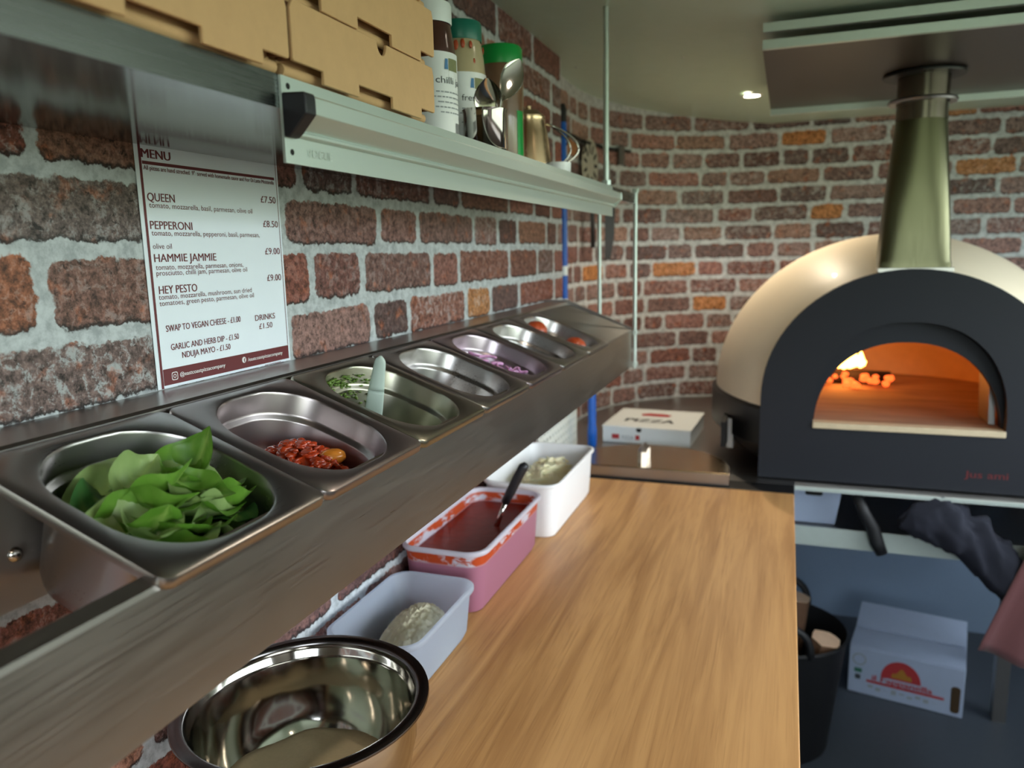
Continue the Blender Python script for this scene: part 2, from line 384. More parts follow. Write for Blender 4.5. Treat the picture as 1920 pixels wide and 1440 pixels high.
# right-hand wall with the open serving hatch
mb = MB(); mb.box(1.55,2.0,-1.2,1.55,0,.98).box(2.0,2.04,-1.2,3.0,0,1.08).box(2.0,2.04,-1.2,3.0,1.74,1.9).box(2.0,2.04,2.3,3.0,1.08,1.74).box(2.0,2.04,-1.2,-.2,1.08,1.74)  # first box: unseen counter, added to block light from reaching the floor
struct(obj('wall_right', mb, M['dim_wall']))
mb = MB(); mb.box(-.1,2.04,-1.24,-1.2,0,1.1).box(-.1,2.04,-1.24,-1.2,1.78,1.9).box(-.1,.75,-1.24,-1.2,1.1,1.78).box(1.75,2.04,-1.24,-1.2,1.1,1.78)
struct(obj('wall_front', mb, M['dim_wall']))

# ------------------------------------------------------------------ worktop
W = .84
wt = thing('worktop', 'light oak laminate worktop running beneath the prep rail', 'worktop', (0,0,0))
obj('board', MB().box(.001,.604,-.7,1.79,W-.04,W), M['wood'], wt, bevel=.002)
for y in (-.6, .5, 1.7): obj('support_panel', MB().box(.02,.52,y,y+.018,0,W-.04), M['white_plastic'], wt)

# ------------------------------------------------------------------ overshelf, ticket rail
SH = .2256
sh = thing('overshelf', 'long brushed steel shelf on the brick wall above the prep rail', 'shelf')
obj('shelf_board', MB().box(.004,SH,-.5,1.835,1.504,1.526), M['steel_shelf'], sh, bevel=.002)
obj('shelf_lip', MB().box(SH,SH+.0012,-.5,1.835,1.5035,1.5265), M['steel_lip'], sh)
def ticket_rail():
    t = thing('ticket_rail', 'pale aluminium order ticket rail fixed along the shelf front', 'rail', (SH+.0015,.4785,1.466))
    y0, y1 = .4785, 1.572; X = SH+.0015
    prof = [(0,1.466),(0,1.526),(.0022,1.526),(.0022,1.5135),(.019,1.5125),(.0205,1.511),(.0205,1.4995),(.019,1.498),(.0055,1.4895),(.007,1.488),(.007,1.4858),(.0052,1.4848),(.002,1.4846),(.002,1.466)]
    def sect(p, ya, yb): 
        return MB().rings([[(X+a, ya, z) for a, z in p], [(X+a, yb, z) for a, z in p]])
    obj('back_plate', rel(sect([(0,1.466),(0,1.526),(.0022,1.526),(.0022,1.466)], y0, y1), t), M['alu'], t)
    obj('grip_channel', rel(sect([(.0022,1.5135),(.019,1.5125),(.0205,1.511),(.0205,1.4995),(.019,1.498),(.0055,1.4895),(.007,1.488),(.007,1.4858),(.0052,1.4848),(.0022,1.4846)], y0+.012, y1-.004), t), M['alu'], t, bevel=.0006)
    cap = [(.0024,1.514),(.0215,1.513),(.0225,1.509),(.0225,1.4985),(.0105,1.4862),(.007,1.4835),(.0024,1.4835)]
    for a, b, m in ((y0-.001, y0+.012, 'black_plastic'), (y1-.004, y1, 'alu')):
        e = obj('end_cap', rel(sect(cap, a, b), t), M[m], t, bevel=.0015)
        if m == 'black_plastic': e['label'] = 'black plastic end cap'
    for z in (1.5195, 1.474):
        mb = MB(); mb.lathe([(.0022,0),(.0022,.0004)], n=16, cap0=True, cap1=True); xf(mb, Matrix.Translation((X+.0021, y0+.008, z)) @ Matrix.Rotation(PI/2, 4, 'Y'))
        obj('screw_hole', rel(mb, t), M['hole'], t)
    fr = ((X+.0022, 0, 0), (0,1,0), (0,0,1))
    obj('embossed_lettering', rel(text_mesh([('VOGUE', y0+.026, 1.4725, .034, .0062, 0)], fr, .0006), t), M['emboss'], t)
ticket_rail()
# rods
def rod(label, x, y, z0, z1, r=.0045, nuts=()):
    t = thing('support_rod', label, 'rod', (x, y, z0))
    obj('shaft', MB().lathe([(r,0),(r,z1-z0)], n=14, cap0=True, cap1=True), M['alu'], t, smooth=True, angle=40)
    for z in nuts: obj('nut', MB().lathe([(r*1.7,z-z0),(r*1.7,z-z0+.009)], n=6, cap0=True, cap1=True), M['alu'], t)
rod('slim steel rod hanging from the ceiling to the shelf front', .222, 1.545, 1.5265, 1.8605, .0055, (1.5268,))
rod('slim steel rod joining the far front corners of shelf and prep rail', .2262, 1.8415, 1.112, 1.538, .0048, (1.118,1.195,1.53))
rod('slim steel rod behind the ticket rail end, down to the prep rail end', .139, 1.8415, 1.2, 1.515, .0048, (1.205,))

# ------------------------------------------------------------------ kraft pizza boxes
def kraft_box(label, y0, z0, dx=0, dy=0, thumb=True):
    t = thing('pizza_box', label, 'box', (.118+dx, y0+.1165+dy, z0), 'folded kraft pizza boxes on the overshelf')
    w, h, D = .2335, .0515, .232
    obj('tray', MB().box(-D/2, D/2-.014, -w/2+.002, w/2-.002, .0015, h-.001), M['kraft'], t, bevel=.0015)
    L = lambda f: -w/2+f*w
    nh = .0095
    o = [(L(0)+.004,h),(L(0),h-.006),(L(0),nh+.002),(L(0)+.001,nh),(L(.165),nh),(L(.165),0),(L(.385),0),(L(.385),nh),(L(.63),nh),(L(.63),0),(L(.875),0),(L(.875),nh),(L(1)-.001,nh),(L(1),nh+.002),(L(1),h-.008),(L(1)-.003,h)]
    if thumb:
        c = L(.56); o += [(c+.0085*math.cos(a), h-.0105*math.sin(a)) for a in [PI*k/10 for k in range(11)]]
    f = obj('front_flap', MB().prism(o, ((D/2-.0015,0,0),(0,1,0),(0,0,1)), (.003,0,0)), M['kraft'], t, bevel=.0005, seg=1)
    for yy in (L(0)+.003, L(1)-.003): obj('corner_wall', MB().box(D/2-.0145, D/2-.002, yy-.002, yy+.002, nh+.002, h-.002), M['kraft_edge'], t)
    obj('bottom_fold', MB().tube([(D/2-.0125,L(.0)+.002,.0048),(D/2-.0125,L(1)-.002,.0048)], .0046, 12), M['kraft'], t, smooth=True, angle=50)
    if thumb: obj('tuck_tab', MB().box(D/2-.010, D/2-.008, L(.48), L(.64), h-.02, h-.002), M['kraft_edge'], t)
    return t
for y0, nm, n, offs in ((.4865, 'right-hand', 3, [(0,0),(.001,.001),(.0035,-.001),(.003,.002)]), (.2490, 'left-hand', 2, [(0,0),(.0045,-.001),(.002,0)])):
    words = ['bottom', 'second', 'third', 'top']
    for k in range(n):
        kraft_box('plain kraft pizza box, %s of the %s stack on the shelf' % ('topmost' if k == n-1 else words[k], nm), y0, 1.5268+.0522*k, *offs[k])

# ------------------------------------------------------------------ shelf condiments
def bottle(label, x, y, capz, cap, body, neck, lab_top, word, extra):
    t = thing('condiment_bottle', label, 'bottle', (x, y, 1.5268)); H = capz-1.5268; r = .033
    obj('body', MB().lathe([(0,.0),(r-.003,0),(r,.004),(r,lab_top),(r-.001,lab_top+.006),(r*.93,H-.045),(r*.86,H-.03),(r*.80,H-.022),(r*.78,H-.004),(0,H-.004)], n=40), body, t, smooth=True, angle=50)
    obj('cap', MB().lathe([(r*.85,H-.024),(r*.87,H-.022),(r*.87,H-.003),(r*.83,H),(0,H)], n=40), cap, t, smooth=True, angle=40)
    lb = obj('label_band', MB().lathe([(r+.0004,.006),(r+.0004,lab_top)], n=40), M['label'], t, smooth=True)
    if neck: 
        for a, z, rr in neck: 
            mb = MB().ball((0,0,0), 1, 10, 6, (rr*.5, .0012, rr), .1); fx = r*.93
            xf(mb, Matrix.Rotation(a, 4, 'Z') @ Matrix.Translation((0,-fx,z))); obj('sauce_smear', mb, M['chilli_red'], t, smooth=True)
    # print wrapped round the band, facing the camera
    d = Vector((.57-x, -y, 0)); a0 = math.atan2(d.y, d.x)+extra
    def wrap(mb, off=.0008):
        mb.v = [((r+off)*math.cos(a0+v[0]/r), (r+off)*math.sin(a0+v[0]/r), v[1]) for v in mb.v]; return mb
    fr = ((0,0,0),(1,0,0),(0,1,0))
    obj('lettering', wrap(text_mesh([(word, -.022, lab_top-.036, .05, .0078, 0)], fr)), M['ink'], lb)
    sm = MB()
    for k, ww in enumerate((.044,.05,.04,.046,.034)): sm.add([(-ww/2,lab_top-.045-k*.0058,0),(ww/2,lab_top-.045-k*.0058,0),(ww/2,lab_top-.0465-k*.0058,0),(-ww/2,lab_top-.0465-k*.0058,0)], [(0,1,2,3)])
    g = MB()
    for (q, w_) in zip(sm.v[::4], sm.v[1::4]):   # small lines cut in words
        xx = q[0]
        while xx < w_[0]:
            l = random.uniform(.003,.008); n = 3
            for i in range(n):
                a, b = xx+l*i/n, xx+l*(i+1)/n
                g.add([(a,q[1],0),(b,q[1],0),(b,q[1]-.0016,0),(a,q[1]-.0016,0)], [(0,1,2,3)])
            xx += l+.0012
    obj('small_print', wrap(g), M['ink_pale'], lb)
    b = MB(); xx = .006
    while xx < .022:
        l = random.choice([.0005,.0008,.0012]); b.add([(xx,.028,0),(xx+l,.028,0),(xx+l,.012,0),(xx,.012,0)], [(0,1,2,3)]); xx += l+random.choice([.0005,.0009])
    obj('barcode', wrap(b), M['ink'], lb)
    g = MB()
    for i in range(8): g.add([(-.004+.0022*i,lab_top-.021,0),(-.004+.0022*(i+1),lab_top-.021,0),(-.004+.0022*(i+1),lab_top-.007,0),(-.004+.0022*i,lab_top-.007,0)], [(0,1,2,3)])
    obj('label_picture', wrap(g), M['olive_ink'], lb)
    g = MB()
    for i in range(3): g.add([(-.0105+.0018*i,lab_top-.02,0),(-.0105+.0018*(i+1),lab_top-.02,0),(-.009+.0012*(i+1),lab_top-.008,0),(-.009+.0012*i,lab_top-.008,0)], [(0,1,2,3)])
    obj('label_figure', wrap(g), M['blue_ink'], lb)
bottle('tall squeezy bottle of dark chilli jam with white cap', .150, .893, 1.694, M['white_lid'], M['jam'], None, .108, 'chilli jam', .86)
bottle('smeared bottle of fresh chilli with teal cap beside the chilli jam', .150, .991, 1.697, M['teal'], M['chilli_smear'], [(2.6,.138,.006),(2.9,.132,.004),(3.2,.138,.005),(2.2,.138,.005),(.5,.139,.006),(.85,.138,.005),(1.0,.118,.004),(.2,.137,.007)], .104, 'fresh chilli', .66)
t = thing('spoon_tumbler', 'small steel tumbler holding spoons on the shelf', 'tumbler', (.200,.946,1.5268))
obj('cup', MB().lathe([(0,.001),(.024,0),(.027,.003),(.028,.045),(.0295,.05),(.0285,.05),(.0265,.044),(.025,.004),(0,.004)], n=36), M['steel_mirror'], t, smooth=True, angle=60)
def spoon(label, base, tip, nrm, w, L):
    base, tip = Vector(base), Vector(tip); ax = (tip-base).normalized(); nrm = Vector(nrm); nrm = (nrm-ax*nrm.dot(ax)).normalized(); sd = ax.cross(nrm)
    t = thing('spoon', label, 'spoon', base, 'spoons in the tumbler')
    rs = []; n = 14
    for k in range(13):   # bowl of the spoon, two-sided shell
        f = k/12; hw = w*math.sin(PI*min(.985, max(.02, f)))**.7*(.82+.3*f); dp = .32*w*math.sin(PI*f); c = tip-ax*(L*(1-f))
        top = [c+sd*(hw*math.cos(PI*i/n))-nrm*(dp*math.sin(PI*i/n)) for i in range(n+1)]
        bot = [c+sd*(hw*math.cos(PI*i/n))-nrm*(dp*math.sin(PI*i/n)+.0009) for i in range(n, -1, -1)]
        rs.append([p-base for p in top+bot])
    obj('spoon_bowl', MB().rings(rs), M['steel_mirror'], t, smooth=True, angle=70)
    e = tip-ax*L
    obj('handle', MB().tube([p-base for p in (base, base+(e-base)*.5, e+ax*.006)], [.003,.003,.0028], 8, .5), M['steel_mirror'], t, smooth=True)
spoon('large shiny serving spoon standing bowl up in the steel tumbler', (.196,.94,1.5310), (.222,1.025,1.653), (.75,-.62,.1), .017, .07)
spoon('smaller dark spoon leaning out of the steel tumbler towards the camera', (.205,.953,1.5310), (.212,.925,1.611), (.42,-.85,-.25), .0185, .056)
t = thing('shaker_jar', 'brown spice jar with bright green lid behind the spoons', 'jar', (.110,1.250,1.5268))
obj('body', MB().lathe([(0,0),(.036,0),(.038,.004),(.038,.155),(.036,.17),(.034,.178),(0,.178)], n=40), M['jar_brown'], t, smooth=True, angle=50)
obj('lid', MB().lathe([(.0365,.173),(.037,.175),(.037,.199),(.0345,.203),(0,.203)], n=40), M['green'], t, smooth=True, angle=40)
mb = MB(); a0 = math.atan2(-1.25,.46); mb.rings([[(.0386*math.cos(a), .0386*math.sin(a), z) for z in (.012,.1)] for a in np.linspace(a0+.75, a0+1.2, 8)], False, False, closed=False)
obj('green_label_stripe', mb, M['green'], t, smooth=True)
t = thing('milk_jug', 'warm toned metal jug with wire loop handle on the shelf', 'jug', (.120,1.365,1.5268))
obj('body', MB().lathe([(0,0),(.040,0),(.043,.004),(.041,.03),(.034,.085),(.030,.1),(.031,.108),(.029,.108),(.028,.1),(.03,.08),(.038,.01),(0,.006)], n=36), M['copper'], t, smooth=True, angle=60)
obj('lid', MB().lathe([(.030,.108),(.030,.111),(.018,.121),(.006,.124),(.006,.129),(0,.130)], n=30), M['copper'], t, smooth=True, angle=50)
pts = [(.034*.9+.055*math.sin(PI*f)**.8*.95, .008+.03*math.sin(PI*f), .098-.085*f) for f in np.linspace(0,1,18)]
obj('handle', MB().tube(pts, .0022, 8), M['steel_mirror'], t, smooth=True)
pts = [(.034*.9+.040*math.sin(PI*f)**.8*.95, .014+.022*math.sin(PI*f), .098-.085*f) for f in np.linspace(0,1,18)]
obj('handle', MB().tube(pts, .0018, 8), M['steel_mirror'], t, smooth=True)
tag(obj('ramekin', xf(MB().lathe([(0,0),(.018,0),(.021,.004),(.022,.022),(.0205,.022),(.019,.006),(0,.004)], n=32), Matrix.Translation((.190,1.315,1.5268))), M['white_lid'], smooth=True, angle=50), 'small white ramekin in front of the jug near the shelf end', 'dish')

# ------------------------------------------------------------------ menu sheet
mn = thing('menu_sheet', 'white printed menu sheet with maroon text standing against the bricks', 'menu', (.0012,.568,1.2748))
def menu():
    l = mn.location
    obj('paper', rel(MB().box(.0008,.0013,.568,.7795,1.2748,1.568), mn), M['paper'], mn)
    fr = ((.0013,0,0),(0,1,0),(0,0,1))
    T = [("MENU",.5755,1.4935,.036,.0082,.012),
     ("All pizzas are hand streched  9\"  served with homemade sauce and Fior Di Latte Mozzarella",.577,1.4825,.194,.0042,.002),
     ("QUEEN",.578,1.4540,.0345,.0078,.002),("tomato, mozzarella, basil, parmesan, olive oil",.5795,1.448,.149,.0051,0),("£7.50",.745,1.461,.027,.0074,.002),
     ("PEPPERONI",.578,1.428,.055,.0078,.002),("tomato, mozzarella, pepperoni, basil, parmesan,",.579,1.422,.159,.0051,0),("olive oil",.579,1.4095,.024,.0051,0),("£8.50",.746,1.4335,.027,.0074,.002),
     ("HAMMIE JAMMIE",.579,1.397,.085,.0078,.002),("tomato, mozzarella, parmesan, onions,",.580,1.3895,.126,.0051,0),("prosciutto, chilli jam, parmesan, olive oil",.580,1.384,.132,.0051,0),("£9.00",.746,1.4025,.027,.0074,.002),
     ("HEY PESTO",.581,1.3665,.051,.0078,.002),("tomato, mozzarella, mushroom, sun dried",.580,1.361,.137,.0051,0),("tomatoes, green pesto, parmesan, olive oil",.580,1.355,.140,.0051,0),("£9.00",.746,1.372,.026,.0074,.002),
     ("SWAP TO VEGAN CHEESE - £1.00",.585,1.3295,.109,.0064,.002),("DRINKS",.719,1.328,.036,.0066,.002),("£1.50",.725,1.318,.024,.0064,.002),
     ("GARLIC AND HERB DIP - £1.50",.589,1.311,.100,.0062,.002),("NDUJA MAYO - £1.50",.603,1.3015,.071,.0062,.002)]
    for blk in (T[:1],T[1:2],T[2:5],T[5:9],T[9:13],T[13:17],T[17:18],T[18:20],T[20:]): 
        for one in blk: obj('lettering', rel(text_mesh([one], fr), mn), M['maroon'], mn)
    X = .00155; q = MB()
    def rect(y0,y1,z0,z1,x=X): q.add([(x,y0,z0),(x,y1,z0),(x,y1,z1),(x,y0,z1)], [(0,1,2,3)])
    rect(.5725,.5755,1.2748,1.56); rect(.7755,.7765,1.294,1.56); rect(.576,.7725,1.4875,1.4905); rect(.576,.7765,1.2775,1.2935); rect(.73,.76,1.2752,1.2758)
    obj('border', rel(q, mn), M['maroon'], mn)
    fr2 = ((.0018,0,0),(0,1,0),(0,0,1))
    for one in (("@eastcoastpizzacompany",.597,1.2838,.066,.0040,.006),("/eastcoastpizzacompany",.7005,1.2842,.063,.0040,.006)): obj('footer_lettering', rel(text_mesh([one], fr2), mn), M['white_ink'], mn)
    q = MB(); x = .0018   # camera icon: rounded frame, ring and dot
    def ring(c, r0, r1, n=20, sqr=False):
        P0, P1 = [], []
        for i in range(n):
            a = 2*PI*i/n; k = 1 if not sqr else 1/(abs(math.cos(a))**5+abs(math.sin(a))**5)**.2
            P0.append((x, c[0]+r0*k*math.cos(a), c[1]+r0*k*math.sin(a))); P1.append((x, c[0]+r1*k*math.cos(a), c[1]+r1*k*math.sin(a)))
        q.rings([P0, P1], False, False)
    ring((.5905,1.2853),.0033,.0041,24,True); ring((.5905,1.2853),.0013,.0020)
    obj('camera_icon', rel(q, mn), M['white_ink'], mn)
    q = MB(); ring((.6945,1.2868),.00001,.0034)
    ic = obj('round_icon', rel(q, mn), M['white_ink'], mn)
    obj('round_icon_letter', rel(text_mesh([("f",.6935,1.2842,.0024,.0046,.02)], ((.0019,0,0),(0,1,0),(0,0,1))), mn), M['maroon'], ic)
menu()

# ------------------------------------------------------------------ prep rail and pans
TH = math.radians(21); NV = Vector((math.sin(TH),0,math.cos(TH))); VV = Vector((math.cos(TH),0,-math.sin(TH)))
PITCH = .1748
def pc(i): return Vector((.1477,.332+PITCH*(i+.5),1.2408))
def P3(i, u, v, w): return pc(i) + Vector((0,1,0))*u + VV*v + NV*w
rail = thing('prep_rail', 'long brushed steel topping rail holding seven food pans', 'prep rail')
XR = .2213
mb = MB(); sec = [(XR,1.1175),(XR,1.2035),(XR-.002,1.2065),(XR-.012,1.211),(XR-.0124,1.2095),(XR-.0035,1.2055),(XR-.0015,1.203),(XR-.0015,1.1195),(XR-.016,1.1195),(XR-.016,1.1175)]
mb.rings([[(x, y, z) for x, z in sec] for y in (.1, 1.825)]); obj('front_panel', mb, M['steel_front'], rail)
mb = MB(); sec = [(.0005,1.274),(.060,1.274),(.0625,1.2715),(.0625,1.157),(.0610,1.157),(.0610,1.271),(.0595,1.2725),(.0005,1.2725)]
mb.rings([[(x, y, z) for x, z in sec] for y in (.1, 1.825)]); obj('back_ledge', mb, M['steel'], rail)
obj('end_plate', MB().prism([(.0005,1.157),(.0005,1.279),(.062,1.279),(XR,1.2125),(XR,1.1175),(.12,1.1175)], ((0,1.8255,0),(1,0,0),(0,0,1)), (0,.0015,0)), M['steel'], rail)
mb = MB(); a = P3(0,0,-.0875,-.004); b = P3(0,0,.0815,-.004)
mb.rings([[(p.x, y, p.z), (p.x-.001*NV.x, y, p.z-.001*NV.z)][::1] for p in (a, b) for y in ()] or [[(a.x,1.5575,a.z),(b.x,1.5575,b.z),(b.x,1.824,b.z),(a.x,1.824,a.z)], [(a.x,1.5575,a.z-.0015),(b.x,1.5575,b.z-.0015),(b.x,1.824,b.z-.0015),(a.x,1.824,a.z-.0015)]])
obj('cover_plate', mb, M['steel_dark'], rail)
mb = MB().lathe([(0,.0035),(.0022,.0033),(.005,.0018),(.0056,0)], n=20); xf(mb, Matrix.Translation((.0626,.362,1.196)) @ Matrix.Rotation(PI/2,4,'Y')); 
sc_ = obj('screw', mb, M['steel_mirror'], rail, smooth=True)
mb = MB().lathe([(.0014,0),(.0014,.0004)], n=6, cap1=True); xf(mb, Matrix.Translation((.0660,.362,1.196)) @ Matrix.Rotation(PI/2,4,'Y')); obj('screw_socket', mb, M['hole'], sc_)
for y in (.9, 1.5): obj('screw', xf(MB().lathe([(0,.0035),(.0022,.0033),(.005,.0018),(.0056,0)], n=16), Matrix.Translation((.0626,y,1.196)) @ Matrix.Rotation(PI/2,4,'Y')), M['steel_mirror'], rail, smooth=True)

PAN_MAT = {1: steel('pan_steel_tomato_film', (.39,.345,.35,1), rough=.31, brush=.03), 2: steel('pan_steel_oily', (.37,.355,.29,1), rough=.30, brush=.03), 4: steel('pan_steel_onion_film_reflection', (.42,.355,.40,1), rough=.30, brush=.03)}  # onion pan: purple reflection painted into the steel colour, along with juice film
def gn_pan(i, label, depth):
    mb = MB(); n = 10
    R = lambda w, h, r, z: rrect(0,0,w,h,r,n,z)   # x -> v (across), y -> u (along)
    ow, oh = .1735, .1742
    rs = [R(ow-.001,oh-.001,.010,-.0085), R(ow,oh,.0105,-.0075), R(ow,oh,.0105,-.003), R(ow-.0012,oh-.0012,.010,-.0008), R(ow-.004,oh-.004,.009,0),
          R(.153,.1435,.058,0), R(.150,.1405,.0575,-.0008), R(.148,.1385,.057,-.003),
          R(.1465,.137,.0565,-.022), R(.1440,.1345,.0555,-.025), R(.1375,.128,.053,-.0272), R(.1362,.1267,.0525,-.029),
          R(.131,.1215,.050,-depth+.012), R(.126,.1165,.048,-depth+.004), R(.116,.1065,.043,-depth), R(.05,.045,.02,-depth)]
    ni = len(rs)
    outer = [R(.05,.045,.02,-depth-.001), R(.117,.1075,.043,-depth-.001), R(.1275,.118,.0485,-depth+.003), R(.1325,.123,.0505,-depth+.011), R(.1377,.1282,.053,-.030), R(.139,.1295,.0535,-.0282), R(.1455,.136,.056,-.026), R(.148,.1385,.057,-.023), R(.1495,.140,.0575,-.003), R(ow-.006,oh-.006,.009,-.0012), R(ow-.0025,oh-.0025,.0095,-.0085)]
    mb.rings(rs + outer, False, False)
    k = len(rs[0]); mb.f.append(tuple((ni-1)*k+j for j in range(k))); mb.f.append(tuple(ni*k+j for j in reversed(range(k)))); mb.m += [0,0]
    # close the lip underside
    last = (len(rs)+len(outer)-1)*k
    for j in range(k): mb.f.append((last+j, last+(j+1)%k, (j+1)%k, j)); mb.m.append(0)
    # drop the bridging strip between inner and outer floors
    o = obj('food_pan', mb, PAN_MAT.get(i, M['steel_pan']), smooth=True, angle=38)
    o.location = pc(i); o.rotation_euler = (0, TH, 0)
    return tag(o, label, 'food pan', 'steel food pans set in the prep rail')
labs = ['steel food pan full of basil leaves, nearest in the rail','steel food pan with sun-dried tomatoes at the bottom','steel food pan smeared with green pesto holding a pale spatula',
        'empty steel food pan with cheese crumbs, between pesto and onion','steel food pan with sliced red onion','empty steel food pan between the onion and the sausage pan','steel food pan with reddish sausage lumps, farthest in the rail']
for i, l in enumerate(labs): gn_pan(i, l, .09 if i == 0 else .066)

# basil
def leaf_mesh(name, L, Wd, curl, fold, wav, m):
    nu, nv = 14, 8; vs = []; rib = []
    for a in range(nu+1):
        f = a/nu; hw = Wd*(math.sin(PI*f**.8)**.85)*(1-.25*f)+.0006
        for b in range(nv+1):
            g = b/nv*2-1
            z = fold*abs(g)*hw + curl*(f-.4)**2*L*2 + wav*math.sin(9*f+3*g)*abs(g)*hw - .12*hw*math.sin(PI*abs(g))*(1+.6*math.sin(22*f))
            vs.append((f*L-.4*L, g*hw, z)); r = max(0, 1-abs(g)*7); s_ = abs(((f*5.5 - abs(g)*1.0) % 1)-.5)
            rib.append(max(r, .8*max(0, 1-s_*7)*(1-abs(g)*.5)))
    fs = [(a*(nv+1)+b, a*(nv+1)+b+1, (a+1)*(nv+1)+b+1, (a+1)*(nv+1)+b) for a in range(nu) for b in range(nv)]
    me = bpy.data.meshes.new(name); me.from_pydata(vs, [], fs); me.materials.append(m); me.polygons.foreach_set('use_smooth', [True]*len(fs))
    at = me.attributes.new('rib', 'FLOAT', 'POINT'); at.data.foreach_set('value', rib); return me
LM = [leaf_mesh('basil_leaf', L, w, c, f, wv, M['leaf'][m]) for L, w, c, f, wv, m in ((.070,.024,.35,.5,.25,0),(.078,.026,-.3,.35,.3,1),(.062,.022,.5,.6,.2,0),(.074,.025,-.45,.25,.35,2),(.068,.025,.2,.8,.3,1),(.080,.023,.55,.45,.35,0))]
def leaf(k, u, v, w, rot, lab='green basil leaf in the heap in the nearest food pan', grp='basil leaves in the nearest pan', sc=1):
    o = bpy.data.objects.new('basil_leaf', LM[k]); C.objects.link(o); o.location = P3(0,u,v,w); o.rotation_euler = rot; o.scale = (sc,)*3
    tag(o, lab, 'leaf', grp); return o
q = random.Random(3)
for k in range(20):   # lower layer
    leaf(q.randrange(6), q.uniform(-.026,.028), q.uniform(-.030,.032), q.uniform(-.056,-.036), (q.uniform(-.35,.35), q.uniform(-.2,.5), q.uniform(0,6.28)))
top = [(3,-.030,-.020,-.022,(.5,-.3,2.2)),(1,-.022,-.034,-.028,(.9,-.7,1.7)),(1,.010,-.022,-.022,(.3,.25,.3)),(0,-.030,-.005,-.028,(-.6,-.4,1.0)),(0,-.012,-.002,-.018,(-.5,-.3,.9)),(4,.006,.006,-.022,(.3,.2,1.5)),
       (2,.034,-.022,-.016,(.7,-.5,1.6)),(0,.040,-.012,-.018,(.5,-.8,1.1)),(1,.030,.004,-.018,(.2,.3,.8)),(5,.028,.016,-.022,(-.3,.3,1.4)),(3,.038,.032,-.030,(.2,.5,2.6)),(0,-.012,.030,-.028,(.2,.35,2.3)),
       (4,.008,.024,-.022,(-.2,.3,1.1)),(5,-.028,.018,-.026,(.3,.4,2.9)),(1,.018,.036,-.030,(0,.35,.6)),(2,.020,-.006,-.014,(.6,.2,2.6)),(0,-.004,.014,-.018,(.2,.1,2.0)),(5,.024,.026,-.024,(.4,.3,1.9)),(3,-.004,-.030,-.026,(.4,-.2,.4)),(4,-.034,.026,-.024,(.25,.2,2.6)),(1,-.016,.040,-.026,(.1,.25,2.2)),(0,.002,.040,-.026,(.1,.3,1.9))]
top += [(4,-.044,.004,-.026,(.5,.1,1.2)),(2,-.036,.034,-.028,(.3,.3,.5)),(2,-.020,.006,-.014,(-.6,.2,.2)),(4,.004,.020,-.014,(.5,.3,2.7)),(2,.030,.030,-.020,(-.4,.3,1.2)),(1,.042,.010,-.022,(.3,.4,2.0)),(4,-.008,-.020,-.014,(.7,-.3,1.9)),(2,.016,.012,-.010,(.2,.5,.2))]
for a in top: leaf(*a, sc=.88 if a[0] in (2,4) else 1)
# sun-dried tomato heap
def heap(name, i, u0, v0, ru, rv, w0, h, m, n=26, bumps=.35, seed=1, sc=1):
    r = random.Random(seed); mb = MB(); rs = []
    for k in range(9):
        f = k/8; ring = []
        for j in range(n):
            a = 2*PI*j/n; rad = (1-f)**.75; jit = 1+bumps*.35*(r.random()-.5)
            z = w0+h*math.sin(f*PI/2)*(1+bumps*(r.random()-.5))
            ring.append(P3(i, u0+ru*rad*math.cos(a)*jit, v0+rv*rad*math.sin(a)*jit, z))
        rs.append(ring)
    return mb.rings(rs)
hp = obj('sun_dried_tomatoes', heap('h', 1, .022, .002, .040, .052, -.0655, .030, M['sun_tomato'], seed=4), M['sun_tomato'], smooth=True)
mb = MB(); r = random.Random(9)
hv = list(hp.data.vertices)
for k in range(140):
    a = r.uniform(0,2*PI); d = math.sqrt(r.random()); u, v = .022+.038*d*math.cos(a), .002+.050*d*math.sin(a); w = -.062+.030*(1-d**3)+r.uniform(0,.004)
    b = MB().ball((0,0,0), 1, 8, 5, (r.uniform(.004,.009), r.uniform(.003,.006), r.uniform(.0015,.0035)), .22)
    xf(b, Matrix.Translation(P3(1,u,v,w)) @ Matrix.Rotation(r.uniform(0,6.3),4,'Z') @ Matrix.Rotation(r.uniform(-.9,.9),4,'X')); mb.add(b.v, b.f)
base = MB(); base.v = [tuple(v.co) for v in hp.data.vertices]; base.f = [tuple(p.vertices) for p in hp.data.polygons]; base.m = [0]*len(base.f); base.add(mb.v, mb.f)
bpy.data.objects.remove(hp)
tag(obj('sun_dried_tomatoes', base, M['sun_tomato'], smooth=True), 'heap of chopped oily sun-dried tomatoes in the second pan', 'food', kind='stuff')
mb = MB().ball((0,0,0), 1, 14, 9, (.0145,.011,.0085), .10); xf(mb, Matrix.Translation(P3(1,.030,.020,-.031)) @ Matrix.Rotation(.7,4,'Z'))
tag(obj('artichoke_piece', mb, M['artichoke'], smooth=True, sub=1), 'golden oily piece on top of the sun-dried tomato heap', 'food')
